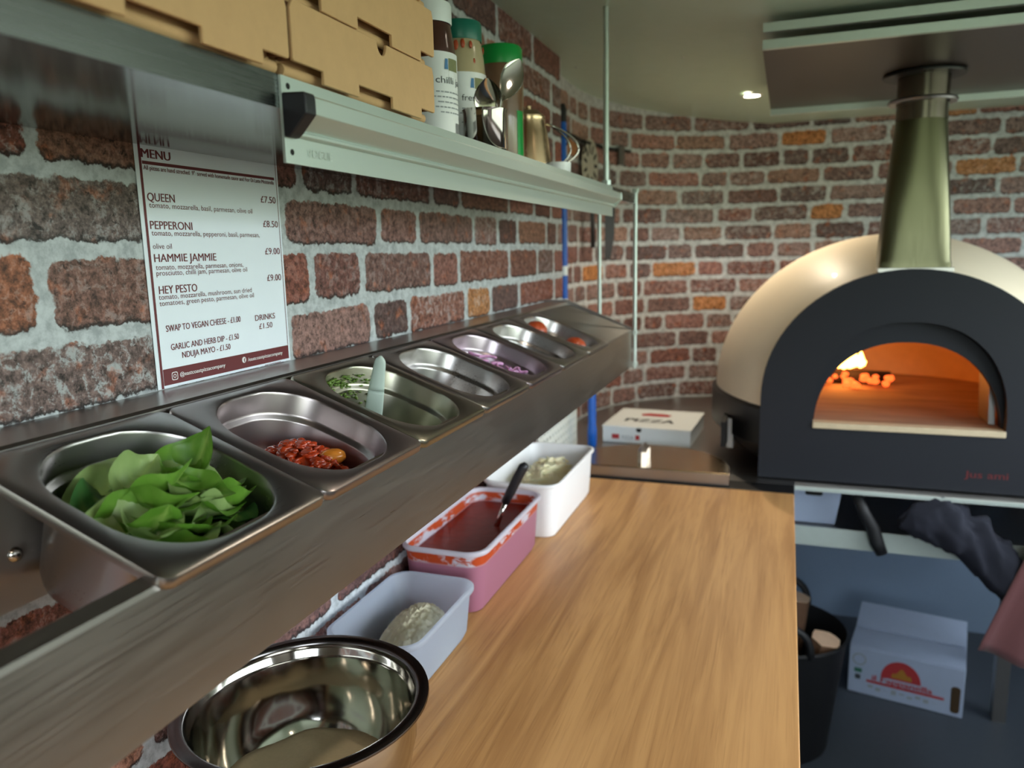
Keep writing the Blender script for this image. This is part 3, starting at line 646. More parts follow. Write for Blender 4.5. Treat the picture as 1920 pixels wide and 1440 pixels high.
# pesto
mb = MB(); r = random.Random(12)
for k in range(900):
    s_ = r.random()
    if s_ < .5:   # on the floor of the pan
        u, v, w = r.gauss(.012,.030), r.gauss(-.004,.032), -.0648
        if abs(u) > .05 or abs(v) > .055: continue
    else:         # clinging to the back and far walls
        a = r.uniform(math.radians(40), math.radians(175)); w = -.010-.05*r.random()**1.3; kv, ku = (.0650, .0605) if w < -.027 else (.0722, .0672)
        e = 1/(abs(math.cos(a))**2.6+abs(math.sin(a))**2.6)**(1/2.6)
        v, u = -kv*e*abs(math.sin(a)), ku*e*math.cos(a)
        if r.random() > .6 and u > .03: continue
    b = MB().ball(tuple(P3(2,u,v,w)), r.uniform(.0010,.0032), 6, 4, (1,1,.6), .3); mb.add(b.v, b.f)
tag(obj('green_pesto', mb, M['pesto'], smooth=True), 'smear of chopped green pesto in the third pan', 'food', kind='stuff')
t = thing('spatula', 'pale grey plastic spatula standing in the pesto pan', 'spatula', P3(2,.012,-.02,-.0625))
a = P3(2,.012,-.02,-.0625); b = Vector((.121,.790,1.2815)); ax = (b-a)
def blade(p0, p1, w0, w1, th):
    sd = Vector((.92,.39,0)); sd = (sd-ax.normalized()*sd.dot(ax.normalized())).normalized(); nn = ax.normalized().cross(sd); rs = []
    for f in np.linspace(p0, p1, 12):
        w_ = w0+(w1-w0)*(f-p0)/(p1-p0); 
        if p1 > .99 and f > .9: w_ *= math.sqrt(max(.05, 1-((f-.9)/.1)**2))
        c = ax*f; rs.append([c+sd*(w_*math.cos(2*PI*i/14))+nn*(th*math.sin(2*PI*i/14)) for i in range(14)])
    return MB().rings(rs)
obj('blade', blade(0,.55,.0125,.0095,.0012), M['lime_plastic'], t, smooth=True)
obj('handle', blade(.55,1.0,.0095,.0062,.003), M['lime_plastic'], t, smooth=True)
# cheese crumbs
for lab, i, u, v, w, sz in (('long pale cheese shred stuck to the side of the fourth pan',3,-.030,-.052,-.0215,(.0105,.0028,.002)),('tiny cheese crumb in the fourth pan, nearer the wall',3,.004,-.012,-.0648,(.0035,.0022,.0013)),('tiny cheese crumb in the fourth pan, nearer the front',3,.008,.020,-.0648,(.004,.0022,.0013)),('pale cheese scrap at the back of the sixth pan',5,-.030,-.050,-.0215,(.008,.0025,.0018))):
    mb = MB().ball((0,0,0), 1, 10, 6, sz, .12); xf(mb, Matrix.Translation(P3(i,u,v,w)) @ Matrix.Rotation(-.6,4,'Z') @ Matrix.Rotation(TH,4,'Y'))
    tag(obj('cheese_crumb', mb, M['cheese'], smooth=True), lab, 'crumb', 'cheese crumbs in the pans')
# onion slices
r = random.Random(21)
for k in range(40):
    R_ = r.uniform(.012,.026); arc = r.uniform(1.2,2.6); a0 = r.uniform(0,6.28); tl = r.uniform(-.7,.7); pts = []
    u0, v0, w0 = r.uniform(-.024,.036), r.uniform(-.048,.042), r.uniform(-.050,-.030) if k < 20 else r.uniform(-.032,-.016)
    Rm = Matrix.Rotation(tl,3,'X') @ Matrix.Rotation(r.uniform(-.5,.5),3,'Y')
    for f in np.linspace(0,1,9):
        a = a0+arc*(f-.5); p = Rm @ Vector((R_*(math.cos(a)-math.cos(a0)), R_*(math.sin(a)-math.sin(a0)), 0)); pts.append(P3(4,u0+p.y,v0+p.x,w0+max(p.z,-.003)))
    tag(obj('onion_slice', MB().tube(pts, [.0014]+[.0026]*7+[.0014], 7, .55), M['onion'], smooth=True), 'curved purple-white slice of red onion in the fifth pan', 'onion slice', 'red onion slices in the fifth pan')
for lab, u, v, w, sz in (('large reddish sausage lump at the back of the farthest pan',-.020,-.044,-.016,(.022,.024,.022)),('small pinkish sausage scrap in the middle of the farthest pan',-.030,-.004,-.022,(.012,.014,.013)),('reddish sausage lump at the front of the farthest pan',-.010,.040,-.018,(.024,.020,.021))):
    mb = MB().ball((0,0,0), 1, 16, 10, sz, .09); xf(mb, Matrix.Translation(P3(6,u,v,w)) @ Matrix.Rotation(u*40,4,'Z'))
    tag(obj('sausage_lump', mb, M['nduja'], smooth=True, sub=1), lab, 'sausage', 'sausage lumps in the farthest pan')

# ------------------------------------------------------------------ tubs on the worktop
def tub(label, x0, x1, y0, y1, z1, m, name='food_tub', taper=.010, rim=.006, r=.028):
    t = thing(name, label, 'tub', ((x0+x1)/2,(y0+y1)/2,W+.0005)); w, h, H = x1-x0, y1-y0, z1-W
    tp = taper; R = lambda g, rr, z: rrect(0,0,w-2*g,h-2*g,rr,7,z)
    mb = MB(); rs = [R(rim-.001,r,H-.008), R(0.001,r+.003,H-.008), R(0,r+.003,H-.006), R(0,r+.003,H-.001), R(.001,r+.002,H), R(rim-.001,r,H), R(rim,r,H-.002), R(rim+tp*.6,r-.002,.012), R(rim+tp+.003,r-.006,.0025), R(rim+tp+.02,r-.008,.002)]
    n = len(rs[0]); mb.rings(rs, False, True)
    ot = [R(rim-.001,r,H-.008), R(rim+tp*.6-.0015,r-.001,.012), R(rim+tp,r-.005,.001), R(rim+tp+.006,r-.008,0)]
    mb.rings(ot, False, True)
    obj('shell', mb, m, t, smooth=True, angle=50)
    return t, w, h, H
tub('small clear plastic tub of grated parmesan, nearest on the worktop', .020,.158,.768,.985,.920, M['tub'])
tub('stained plastic tub of tomato sauce, middle on the worktop', .003,.150,1.012,1.335,.946, M['tub_tomato'])
tub('white plastic tub of shredded mozzarella, farthest on the worktop', .008,.170,1.352,1.678,.952, M['tub_white'])
def flat_heap(x0, x1, y0, y1, zb, h, peak, seed, nx=26, ny=34, rough=.004):
    r = np.random.default_rng(seed); mb = MB(); rows = []
    for b in range(ny+1):
        row = []
        for a in range(nx+1):
            fx, fy = a/nx*2-1, b/ny*2-1
            # keep inside a rounded outline
            kx = x0+(x1-x0)*(a/nx); ky = y0+(y1-y0)*(b/ny)
            d = max(0, 1-(abs(fx)**3.2+abs(fy)**3.2)); z = zb+h*(d**.45)*(1-.35*((fx-peak[0])**2+(fy-peak[1])**2)) + (r.random()-.5)*rough*(d > .02)
            e = (abs(fx)**4+abs(fy)**4)**.25; q_ = max(abs(fx), abs(fy)); k = (q_/e) if e > 1e-6 else 1
            row.append(((x0+x1)/2+(kx-(x0+x1)/2)*k, (y0+y1)/2+(ky-(y0+y1)/2)*k, max(zb, z)))
        rows.append(row)
    mb.rings(rows, False, False, closed=False); o = len(mb.v)
    ring = [(c[0],c[1],zb) for c in rows[0]]+[(rw[-1][0],rw[-1][1],zb) for rw in rows[1:]]+[(c[0],c[1],zb) for c in rows[-1][-2::-1]]+[(rw[0][0],rw[0][1],zb) for rw in rows[-2:0:-1]]
    mb.v += ring; mb.f.append(tuple(o+i for i in range(len(ring)))); mb.m.append(0)
    return mb
tag(obj('grated_parmesan', flat_heap(.046,.141,.796,.962,W+.004,.064,(.15,.3),3,nx=44,ny=60,rough=.005), M['parm'], smooth=True), 'heap of fine grated parmesan in the nearest tub', 'food', kind='stuff')
sm = MB(); 
for z, g in ((W+.004,.020),(.918,.0078),(.9205,.0072)): pass
sm.rings([rrect(.0765,1.1735,.147-2*g,.323-2*g,.024,7,z) for z, g in ((W+.0045,.022),(.90,.0105),(.9205,.0082))], True, True)
tag(obj('tomato_sauce', sm, M['sauce'], smooth=True, angle=40), 'red tomato sauce filling the middle tub', 'food', kind='stuff')
# smooth shredded mozzarella
ch = flat_heap(.026,.152,1.376,1.654,W+.004,.100,(.1,.35),8,rough=.004)
r = random.Random(31)
for k in range(230):
    x, y = r.uniform(.030,.148), r.uniform(1.382,1.648); fx, fy = (x-.089)/.063, (y-1.515)/.139
    d = max(0, 1-(abs(fx)**3.2+abs(fy)**3.2)); z = W+.004+.100*d**.45*(1-.35*((fx-.1)**2+(fy-.35)**2))+r.uniform(-.003,.007)
    a = r.uniform(0,6.28); l = r.uniform(.008,.017); bow = r.uniform(-.004,.006); dx, dy = math.cos(a)*l, math.sin(a)*l
    if abs(fx)+abs(dx)/.057 > 1 or abs(fy)+abs(dy)/.133 > 1: continue
    b = MB().tube([(x-dx,y-dy,z-abs(bow)*.5),(x-dx*.4,y-dy*.4,z+bow*.4),(x+dx*.4,y+dy*.4,z+bow*.4),(x+dx,y+dy,z-abs(bow)*.5)], [.0012,.0024,.0024,.0012], 6, .6); ch.add(b.v, b.f)
tag(obj('shredded_mozzarella', ch, M['cheese'], smooth=True), 'heap of shredded mozzarella filling the farthest tub', 'food', kind='stuff')
t = thing('ladle', 'black handled ladle standing in the tomato sauce', 'ladle', (.100,1.203,.915))
L = Vector(t.location)
obj('handle', MB().tube([Vector(p)-L for p in ((.1195,1.2,.9665),(.131,1.2,.988),(.144,1.2,1.014),(.155,1.2,1.034),(.160,1.2,1.039))], [.0075,.0085,.0085,.0082,.005], 12, .8), M['black_plastic'], t, smooth=True)
obj('stem', MB().tube([Vector(p)-L for p in ((.098,1.203,.912),(.108,1.2,.936),(.121,1.2,.969))], [.0055,.0045,.004], 10, .5), M['steel_mirror'], t, smooth=True)
# ------------------------------------------------------------------ mixing bowl
BX, BY = .136, .577
t = thing('mixing_bowl', 'polished steel mixing bowl with wide dark rim at the front', 'bowl', (BX,BY,W+.0005))
prof = [(0,0),(.05,0),(.056,.003),(.085,.024),(.102,.052),(.1095,.085),(.1105,.118),(.112,.1235),(.1215,.1265),(.1235,.1285),(.123,.1305),(.1145,.1318),(.1115,.1305),(.1095,.127),(.1092,.121),(.106,.1165),(.1055,.112),(.1045,.085),(.098,.054),(.082,.028),(.055,.006),(.05,.004),(0,.004)]
k = 13
obj('basin', MB().lathe(prof[:7]+[(.1105,.1185)], n=72).lathe(prof[k:], n=72), M['steel_mirror'], t, smooth=True, angle=60)
rim = obj('rim', MB().lathe(prof[6:14]+[(.1098,.1205)], n=72), M['rim_steel'], t, smooth=True, angle=60)
fl = MB().lathe([(.0,.054),(.02,.053),(.045,.049),(.072,.042),(.091,.036),(.088,.033),(.05,.008),(0,.008)], n=48); rr_ = random.Random(2)
fl.v = [(v[0],v[1],v[2]+(.004*math.sin(v[0]*70+1)*math.cos(v[1]*55) if v[2] > .02 else 0)) for v in fl.v]; xf(fl, Matrix.Translation((BX,BY,W+.0005)))
tag(obj('semolina_flour', fl, M['flour'], smooth=True), 'smooth heap of pale flour in the steel bowl', 'food', kind='stuff')

# ------------------------------------------------------------------ oven stand
st = thing('oven_stand', 'steel stand with black edge carrying the pizza oven', 'stand')
arc = [(.492-.5585*math.cos(a), 2.42+.5585*math.sin(a)) for a in np.linspace(0, PI/2, 16)]
obj('top_plate', MB().prism([(1.5,1.886),(1.5,2.973)]+arc[::-1]+[(-.061,1.86),(.606,1.86),(.606,1.886)], ((0,0,W-.02),(1,0,0),(0,1,0)), (0,0,.02)), M['steel'], st)
obj('black_edge', MB().box(-.066,.605,1.795,1.8595,W-.02,W), M['black_metal'], st, bevel=.002)
obj('front_trim', MB().box(.606,1.5,1.880,1.8855,W-.018,W-.010), M['alu'], st)
for x, y in ((.0,1.865),(1.21,1.925),(.02,2.3),(1.19,2.40)): obj('leg', MB().box(x,x+.035,y,y+.035,0,W-.0205), M['steel_dark'], st)
obj('lower_shelf', MB().box(.0,1.21,1.935,2.42,.690,.700), M['steel_dark'], st)
obj('shelf_lip', MB().box(.0,1.21,1.930,1.9345,.668,.716), M['alu'], st)

# ------------------------------------------------------------------ pizza oven
OX, OY, OZ = .838, 1.9, W
ov = thing('pizza_oven', 'domed cream pizza oven with charcoal front and tall flue', 'pizza oven', (OX,OY,OZ+.001))
def arch(hw, zs_, top, n=40, p=2.0):
    """from bottom-left, over the top, to bottom-right"""
    return [(-hw*math.copysign(abs(math.cos(a))**(2/p), math.cos(a)), zs_+(top-zs_)*abs(math.sin(a))**(2/p)) for a in np.linspace(0, PI, n)]
def wall_arch(outer, inner, y0, y1):
    mb = MB(); n = len(outer); A = [(x,y0,z) for x, z in outer]; B = [(x,y0,z) for x, z in inner]
    A1 = [(x,y1,z) for x, z in outer]; B1 = [(x,y1,z) for x, z in inner]
    return mb.rings([A, A1, B1, B, A], False, False, closed=False)
HZ = .145   # hearth height over the counter
n = 44
out = [(-.317,HZ)]+arch(.317,.2,.502,n)+[(.317,HZ)]; inn = [(-.1985,HZ)]+arch(.1985,.155,.384,n,2.3)+[(.1985,HZ)]
mb = wall_arch(out, inn, 0, .025); mb.box(-.317,.317,0,.025,.002,HZ)
obj('front_plate', mb, M['facade'], ov, smooth=True, angle=30)
in2 = [(-.196,HZ)]+arch(.196,.12,.335,n,2.2)+[(.196,HZ)]
o2 = [(-.23,HZ)]+arch(.23,.17,.42,n,2.2)+[(.23,HZ)]
obj('inner_arch', wall_arch(o2, in2, .03, .06), M['facade'], ov, smooth=True, angle=30)
obj('door_guide', MB().prism([(.1775,HZ+.002),(.190,HZ+.002),(.186,.235),(.178,.265),(.172,.262)], ((0,.064,0),(1,0,0),(0,0,1)), (0,.1,0)), M['steel_dark'], ov)
# hearth
obj('hearth', MB().prism([(-.24,.03),(.24,.03),(.37,.2),(.38,.45),(.3,.7),(.1,.8),(-.1,.8),(-.3,.7),(-.38,.45),(-.37,.2)], ((0,0,HZ-.03),(1,0,0),(0,1,0)), (0,0,.03)), M['hearth'], ov)
obj('hearth_edge', MB().box(-.198,.198,-.006,.03,HZ-.0135,HZ+.0005), M['hearth_edge'], ov, bevel=.002)
# refractory vault
rs = []
for f in np.linspace(0,1,16):
    y = .066+f*.745; k = math.sqrt(max(.003, 1-max(0,(f-.38)/.62)**2)) * (.68+.32*min(1,(f/.38))**.7)
    rs.append([(x*k, y, HZ-.001+(z)*k) for x, z in arch(.385,0,.30,30)])
obj('vault', MB().rings(rs, False, True, closed=False), M['vault'], ov, smooth=True)
# cream shell and black skirt
rs = []; sk0 = []; sk1 = []
N = 48
def prof_k(f):
    if f < .42: q = f/.42; return .308+(.452-.308)*math.sin(q*PI/2)**.8
    q = (f-.42)/.58; return .452*math.sqrt(max(.0005, 1-q*q))
for f in list(np.linspace(0,.42,10))+[.42+.58*math.sin(a) for a in np.linspace(0,PI/2,18)][1:]:
    y = .024+f*.90; hw = prof_k(f); ht = hw*(.42/.452) if f >= .42 else .325+(.42-.325)*math.sin(f/.42*PI/2)**.8
    rs.append([(x, y, .165+z) for x, z in arch(hw,0,ht,N)])
obj('dome', MB().rings(rs, False, True, closed=False), M['cream'], ov, smooth=True)
foot = []
for f in list(np.linspace(0,.42,10))+[.42+.58*math.sin(a) for a in np.linspace(0,PI/2,14)][1:]:
    foot.append((prof_k(f), .024+f*.90))
def foot_ring(k, z): return [(-x*k, y*1.0, z) for x, y in foot]+[(x*k, y*1.0, z) for x, y in foot[::-1]]
obj('skirt', MB().rings([foot_ring(.90,.030), foot_ring(1.025,.075), foot_ring(1.025,.165), foot_ring(1.0,.172), foot_ring(.985,.165), foot_ring(.985,.08), foot_ring(.90,.030)], False, False, closed=False), M['black_metal'], ov, smooth=True, angle=30)
obj('skirt_bracket', MB().box(-.402,-.385,.13,.19,.035,.115), M['steel_dark'], ov, bevel=.002)
obj('skirt_slot', MB().box(-.412,-.40,.06,.22,.055,.12), M['hole'], ov)
for x, y in ((-.25,.12),(.25,.12),(-.25,.6),(.25,.6)): obj('foot', MB().box(x-.05,x+.05,y-.05,y+.05,0,.034), M['black_metal'], ov)
fr = ((0,-.0002,0),(1,0,0),(0,0,1))
obj('red_lettering', text_mesh([('Jus ami',.125,.036,.085,.016,.006)], fr, .0003), M['red_script'], ov)
# flue: square foot tapering to a round pipe
FY = .075
rs = []; 
def sqc(w, d, p, z, n=48):
    o = []
    for i in range(n):
        a = 2*PI*i/n; k = 1/(abs(math.cos(a))**p+abs(math.sin(a))**p)**(1/p); o.append((w*k*math.cos(a), FY+d*k*math.sin(a), z))
    return o
obj('flue', MB().rings([sqc(.0735,.058,14,.478), sqc(.0735,.058,14,.513), sqc(.072,.057,9,.52), sqc(.066,.055,5,.63), sqc(.058,.053,3,.74), sqc(.051,.051,2,.835)], False, True), M['flue'], ov, smooth=True, angle=50)
obj('flue_foot', MB().box(-.076,.076,FY-.062,FY+.062,.494,.504), M['steel'], ov, bevel=.001)
obj('flue_pipe', MB().lathe([(.0525,.825),(.0525,.934)], c=(0,FY,0), n=44), M['pipe_steel'], ov, smooth=True)
obj('flue_clamp', MB().lathe([(.054,.862),(.068,.862),(.070,.866),(.068,.87),(.054,.87)], c=(0,FY,0), n=44), M['steel_dark'], ov, smooth=True, angle=40)
obj('flue_collar', MB().lathe([(.053,.918),(.082,.918),(.083,.921),(.082,.924),(.053,.924)], c=(0,FY,0), n=44), M['black_metal'], ov, smooth=True, angle=40)
# fire
def log(label, a, b, r0, ms=('char','ember'), name='burning_log', grp=None):
    t = obj(name, MB().tube([a, tuple((a[i]+b[i])/2+random.uniform(-.004,.004) for i in range(3)), b], [r0,r0*1.1,r0*.9], 9), M[ms[0]], smooth=True); tag(t, label, 'log', grp); return t
hz = W+HZ+.001; FZ = .026
log('charred log lying at the left inside the oven', (.60,2.28,hz+.026), (.66,2.50,hz+.026), .025)
log('glowing split log burning inside the oven', (.710,2.47,hz+.02), (.87,2.49,hz+.02), .020)
mb = MB(); r = random.Random(6)
for k in range(26): 
    b = MB().ball((r.uniform(.68,.86), r.uniform(2.36,2.46), hz+r.uniform(.006,.035)), r.uniform(.006,.014), 7, 5, (1,1,.8), .2); mb.add(b.v, b.f)
tag(obj('embers', mb, M['ember'], smooth=True), 'glowing red embers under the flames in the oven', 'fire', kind='stuff')
mb = MB()
for (x, y, h, rr_) in ((.722,2.40,.075,.024),(.752,2.40,.100,.024),(.735,2.385,.06,.022),(.782,2.42,.05,.016)):
    mb.lathe([(.001,.0),(rr_*.8,.008),(rr_,.02),(rr_*.75,h*.45),(rr_*.35,h*.8),(.001,h)], c=(x,y,hz+.03+FZ), n=14)
tag(obj('flames', mb, M['flame'], smooth=True), 'bright orange flames at the left inside the oven', 'fire', kind='stuff')

# ------------------------------------------------------------------ ceiling plate and lamps
pl = thing('ceiling_heat_plate', 'dark metal heat shield plate under the ceiling above the oven', 'panel', (.51,1.62,1.77))
mb = MB().box(.51,1.5,1.618,2.30,1.768,1.7695); obj('plate', rel(mb, pl), M['dark_steel_plate'], pl)
mb = MB().box(.51,1.5,1.606,1.6175,1.7665,1.783); obj('front_angle', rel(mb, pl), M['alu'], pl)
mb = MB().box(.51,1.5,2.301,2.313,1.752,1.7695); obj('rear_angle', rel(mb, pl), M['alu'], pl)
mb = MB().box(.51,1.5,1.600,1.616,1.796,1.812); obj('ceiling_angle', rel(mb, pl), M['alu'], pl)
for x in (.7, 1.3): obj('spacer', rel(MB().lathe([(.012,0),(.012,.048)], c=(x,1.9,1.7705), n=16, cap0=True, cap1=True), pl), M['steel_dark'], pl)
def downlight(label, x, y, vis=True, power=9):
    z = cz(x)
    t = thing('downlight', label, 'light', (x, y, z-.006))
    obj('bezel', MB().lathe([(.0225,.0),(.030,.0),(.031,.003),(.029,.005),(.0225,.005)], n=36), M['white_plastic'], t, smooth=True, angle=40)
    obj('lamp', MB().lathe([(0,.001),(.0225,.001)], n=32), M['lamp'], t)
    L = bpy.data.lights.new('downlight_beam', 'SPOT'); L.energy = power; L.color = (1,.84,.62); L.spot_size = math.radians(125); L.spot_blend = .7; L.shadow_soft_size = .02
    o = bpy.data.objects.new('downlight_beam', L); C.objects.link(o); o.location = (x, y, z-.012); o.parent = None
downlight('small round warm downlight in the ceiling beside the heat plate', .455, 2.42, power=24)
for x, y in ((.47,1.05),(1.25,1.05),(.47,-.15),(1.25,-.15)):
    L = bpy.data.lights.new('downlight_beam', 'SPOT'); L.energy = 5; L.color = (1,.86,.68); L.spot_size = math.radians(130); L.spot_blend = .8; L.shadow_soft_size = .025
    o = bpy.data.objects.new('downlight_beam', L); C.objects.link(o); o.location = (x, y, cz(x)-.012)
for x, y in ((.012,1.785),(.012,2.114),(.316,1.965)):
    o = tag(obj('ceiling_screw', xf(MB().lathe([(0,-.0025),(.004,-.0018),(.005,.001)], n=14), Matrix.Translation((x,y,cz(x)))), M['alu'], smooth=True), 'small bright screw head in the ceiling panel', 'screw', 'screws in the ceiling panels')

# ------------------------------------------------------------------ behind the worktop
bx = thing('takeaway_pizza_box', 'white printed takeaway pizza box lying on the oven stand', 'box', (.209,2.27,W+.001)); bx.rotation_euler = (0,0,-.045)
obj('tray', MB().box(-.128,.128,-.127,.127,0,.046), M['white_lid'], bx, bevel=.002)
obj('lid', MB().box(-.1295,.1295,-.129,.129,.0465,.050), M['white_lid'], bx, bevel=.001)
obj('front_notch', xf(MB().lathe([(0,0),(.008,0),(.008,.0006)], n=20, cap1=True), Matrix.Translation((-.02,-.1272,.043)) @ Matrix.Rotation(PI/2,4,'X')), M['hole'], bx)
fr = ((0,0,.0502),(1,0,0),(0,1,0))
obj('lettering', text_mesh([('PIZZA',-.082,-.055,.145,.042,.01)], fr), M['ink'], bx)
mb = MB().add([(-.045,.03,.0506),(.035,.03,.0506),(.042,.055,.0506),(.02,.068,.0506),(-.03,.068,.0506),(-.052,.055,.0506)], [(0,1,2,3,4,5)]); obj('red_crest', mb, M['carton_red'], bx)
mb = MB()
for x, w_ in ((-.1,.022),(-.03,.012)): mb.add([(x,-.1276,.012),(x+w_,-.1276,.012),(x+w_,-.1276,.026),(x,-.1276,.026)], [(0,1,2,3)])
obj('red_print', mb, M['carton_red'], bx)
obj('grey_lettering', text_mesh([('PIZZA',-.07,.013,.035,.010,0)], ((0,-.1274,0),(1,0,0),(0,0,1))), M['ink_pale'], bx)
dr = thing('arched_steel_cover', 'half round steel cover with bracket handle lying flat behind the worktop', 'cover', (.256,1.812,W+.0005))
hp = [(-.203,0),(.203,0)]+[(.203*math.cos(a), .03+.205*math.sin(a)) for a in np.linspace(0,PI,30)]
obj('cover_plate', MB().prism(hp, ((0,0,.004),(1,0,0),(0,1,0)), (0,0,.024)), steel('door_steel',(.55,.42,.27,1),rough=.22,axis='X'), dr, bevel=.003)
obj('front_flange', MB().box(-.203,.203,-.004,0,.001,.026), M['steel'], dr)
mb = MB(); mb.tube([(-.012,.045,.028),(-.012,.045,.055),(-.012,.055,.06),(-.012,.09,.06),(-.012,.1,.055),(-.012,.1,.028)], .011, 4); obj('handle', mb, M['steel'], dr)
# tools
def hang(name, label, cat, loc): return thing(name, label, cat, loc)
t = thing('blue_tool_handle', 'long blue tool pole with black cap hanging in the far left corner', 'tool', (-.020,2.085,1.0))
obj('pole', MB().lathe([(.0095,.12),(.0105,.125),(.0105,.745),(.0095,.75)], n=18, cap0=True, cap1=True), M['blue'], t, smooth=True, angle=40)
obj('hanging_cap', MB().lathe([(.0115,.742),(.0115,.775),(.006,.79),(0,.79)], n=18, cap0=True), M['black_plastic'], t, smooth=True, angle=40)
mb = MB()
for z, h_ in ((.235,.03),(.33,.026)): mb.lathe([(.0109,z),(.0109,z+h_)], n=18)
obj('worn_sticker', mb, M['white_lid'], t, smooth=True)
t = thing('blue_brush_handle', 'thick blue handle standing behind the worktop by the white box', 'tool', (.062,2.075,W+.0008))
obj('grip', MB().lathe([(0,0),(.010,0),(.0135,.006),(.0135,.05),(.0115,.07),(.0115,.25),(.010,.255),(0,.255)], n=20), M['blue'], t, smooth=True, angle=50)
# perforated tray against the wall
t = thing('perforated_tray', 'white perforated plastic tray leaning on the wall behind the mozzarella', 'tray', (.004,1.92,W+.001))
mb = MB(); nx, nz = 14, 6; cw, ch_ = .0255, .022
for a in range(nx):
    for b in range(nz):
        y, z = -.18+a*cw, .006+b*ch_; mb.box(0,.006,y,y+cw*.45,z,z+ch_)
for b in range(nz+1): mb.box(.0002,.0058,-.18,-.18+nx*cw,.006+b*ch_-.006,.006+b*ch_+.006)
mb.box(0,.0065,-.186,-.175,0,.145).box(0,.0065,-.18+nx*cw-.004,-.18+nx*cw+.006,0,.145)
obj('lattice', mb, M['white_plastic'], t)
# hanging utensils on the far left wall
t = thing('utensil_bar', 'dark wall bar with hanging utensils in the far left corner', 'rack', (-.05,2.35,1.735))
obj('bar', MB().tube([(0,-.22,0),(.0,.05,0),(.03,.28,0),(.085,.40,0)], .006, 8), M['black_metal'], t, smooth=True)
for y in (-.15, .05): obj('hook', MB().tube([(0,y,0),(.012,y,-.004),(.014,y,-.03),(.006,y,-.04)], .003, 6), M['black_metal'], t, smooth=True)
obj('bracket', MB().box(.06,.075,.33,.37,-.05,.012), M['steel_dark'], t)
def turner(label, loc, yaw):
    t = thing('slotted_turner', label, 'utensil', loc); t.rotation_euler = (0,0,yaw)
    out_ = [(.048*math.cos(a), .085*math.sin(a)) for a in np.linspace(0,2*PI,28)[:-1]]
    obj('head', MB().prism(out_, ((0,0,0),(1,0,0),(0,0,1)), (0,-.003,0)), M['pale_metal'], t, bevel=.001)['label'] = 'pale grey slotted head'
    sl = MB()
    for k in range(11):
        a = 2*PI*k/11; m_ = Matrix.Translation((0,-.0035,0)) @ Matrix.Rotation(-a,4,'Y'); sl.box(.022,.040,-.0004,0,-.003,.003, m_)
    sl.v = [(v[0],v[1],v[2]*1.7) for v in sl.v]; obj('slot_cutouts', sl, M['hole'], t)
    obj('handle', MB().tube([(0,0,-.08),(0,-.01,-.14),(0,-.012,-.26)], [.006,.01,.012], 8, .5), M['black_plastic'], t, smooth=True)
turner('slotted metal turner hanging head up on the far corner wall', (-.040,2.47,1.665), 1.25)
t = thing('knife', 'dark tapered blade hanging in the far left corner behind the shelf end', 'knife', (-.02,2.64,1.565))
obj('blade', MB().prism([(-.03,.02),(.03,.02),(.028,-.12),(.012,-.2),(-.022,-.2)], ((0,0,0),(.75,.66,0),(0,0,1)), (0,-.004,0)), M['black_metal'], t)
obj('grip', MB().box(-.010,.010,-.010,.004,.02,.13), M['steel_dark'], t, bevel=.004)

# ------------------------------------------------------------------ under the oven
t = thing('file_box', 'pale blue-grey box with a hand slot on the lower shelf', 'box', (.625,2.08,.701))
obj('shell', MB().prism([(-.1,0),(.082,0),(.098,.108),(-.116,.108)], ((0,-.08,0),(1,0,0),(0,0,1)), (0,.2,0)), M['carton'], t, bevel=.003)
obj('hand_slot', MB().prism(rrect(.030,.080,.042,.012,.006,5), ((0,-.0806,0),(1,0,0),(0,0,1)), (0,.0005,0)), M['hole'], t)
t = tag(obj('webbing_strap', MB().tube([(.745,1.905,.812),(.765,1.903,.77),(.785,1.905,.735),(.795,1.905,.70),(.808,1.908,.672)], [.012,.014,.015,.016,.013], 8, .6), M['rubber'], smooth=True), 'black hose end hanging over the edge of the lower shelf', 'hose')
from mathutils import noise as mnoise
mb = MB(); rs = []
ctrl = [(.838,.762,.012,.012),(.865,.775,.040,.040),(.915,.770,.052,.052),(.965,.745,.055,.062),(1.015,.708,.060,.076),(1.055,.672,.055,.070),(1.085,.648,.040,.045),(1.095,.640,.008,.010)]
for k in range(43):
    f = k/42*(len(ctrl)-1); i0 = min(int(f), len(ctrl)-2); g = f-i0; c_ = [ctrl[i0][j]*(1-g)+ctrl[i0+1][j]*g for j in range(4)]; ring = []
    for i in range(40):
        a = 2*PI*i/40; n_ = mnoise.noise(Vector((c_[0]*26, math.cos(a)*1.3, math.sin(a)*1.3+c_[0]*9)))+.5*mnoise.noise(Vector((c_[0]*60, math.cos(a)*3, math.sin(a)*3)))
        q_ = 1+.38*n_; ring.append((c_[0]+.012*n_, 1.884+min(.042, c_[2]*.5*q_*math.cos(a)), c_[1]+c_[3]*q_*math.sin(a)))
    rs.append(ring)
mb.rings(rs); tag(obj('bundled_cloth', mb, M['navy_cloth'], smooth=True), 'dark navy cloth bundle drooping over the lower shelf', 'cloth')
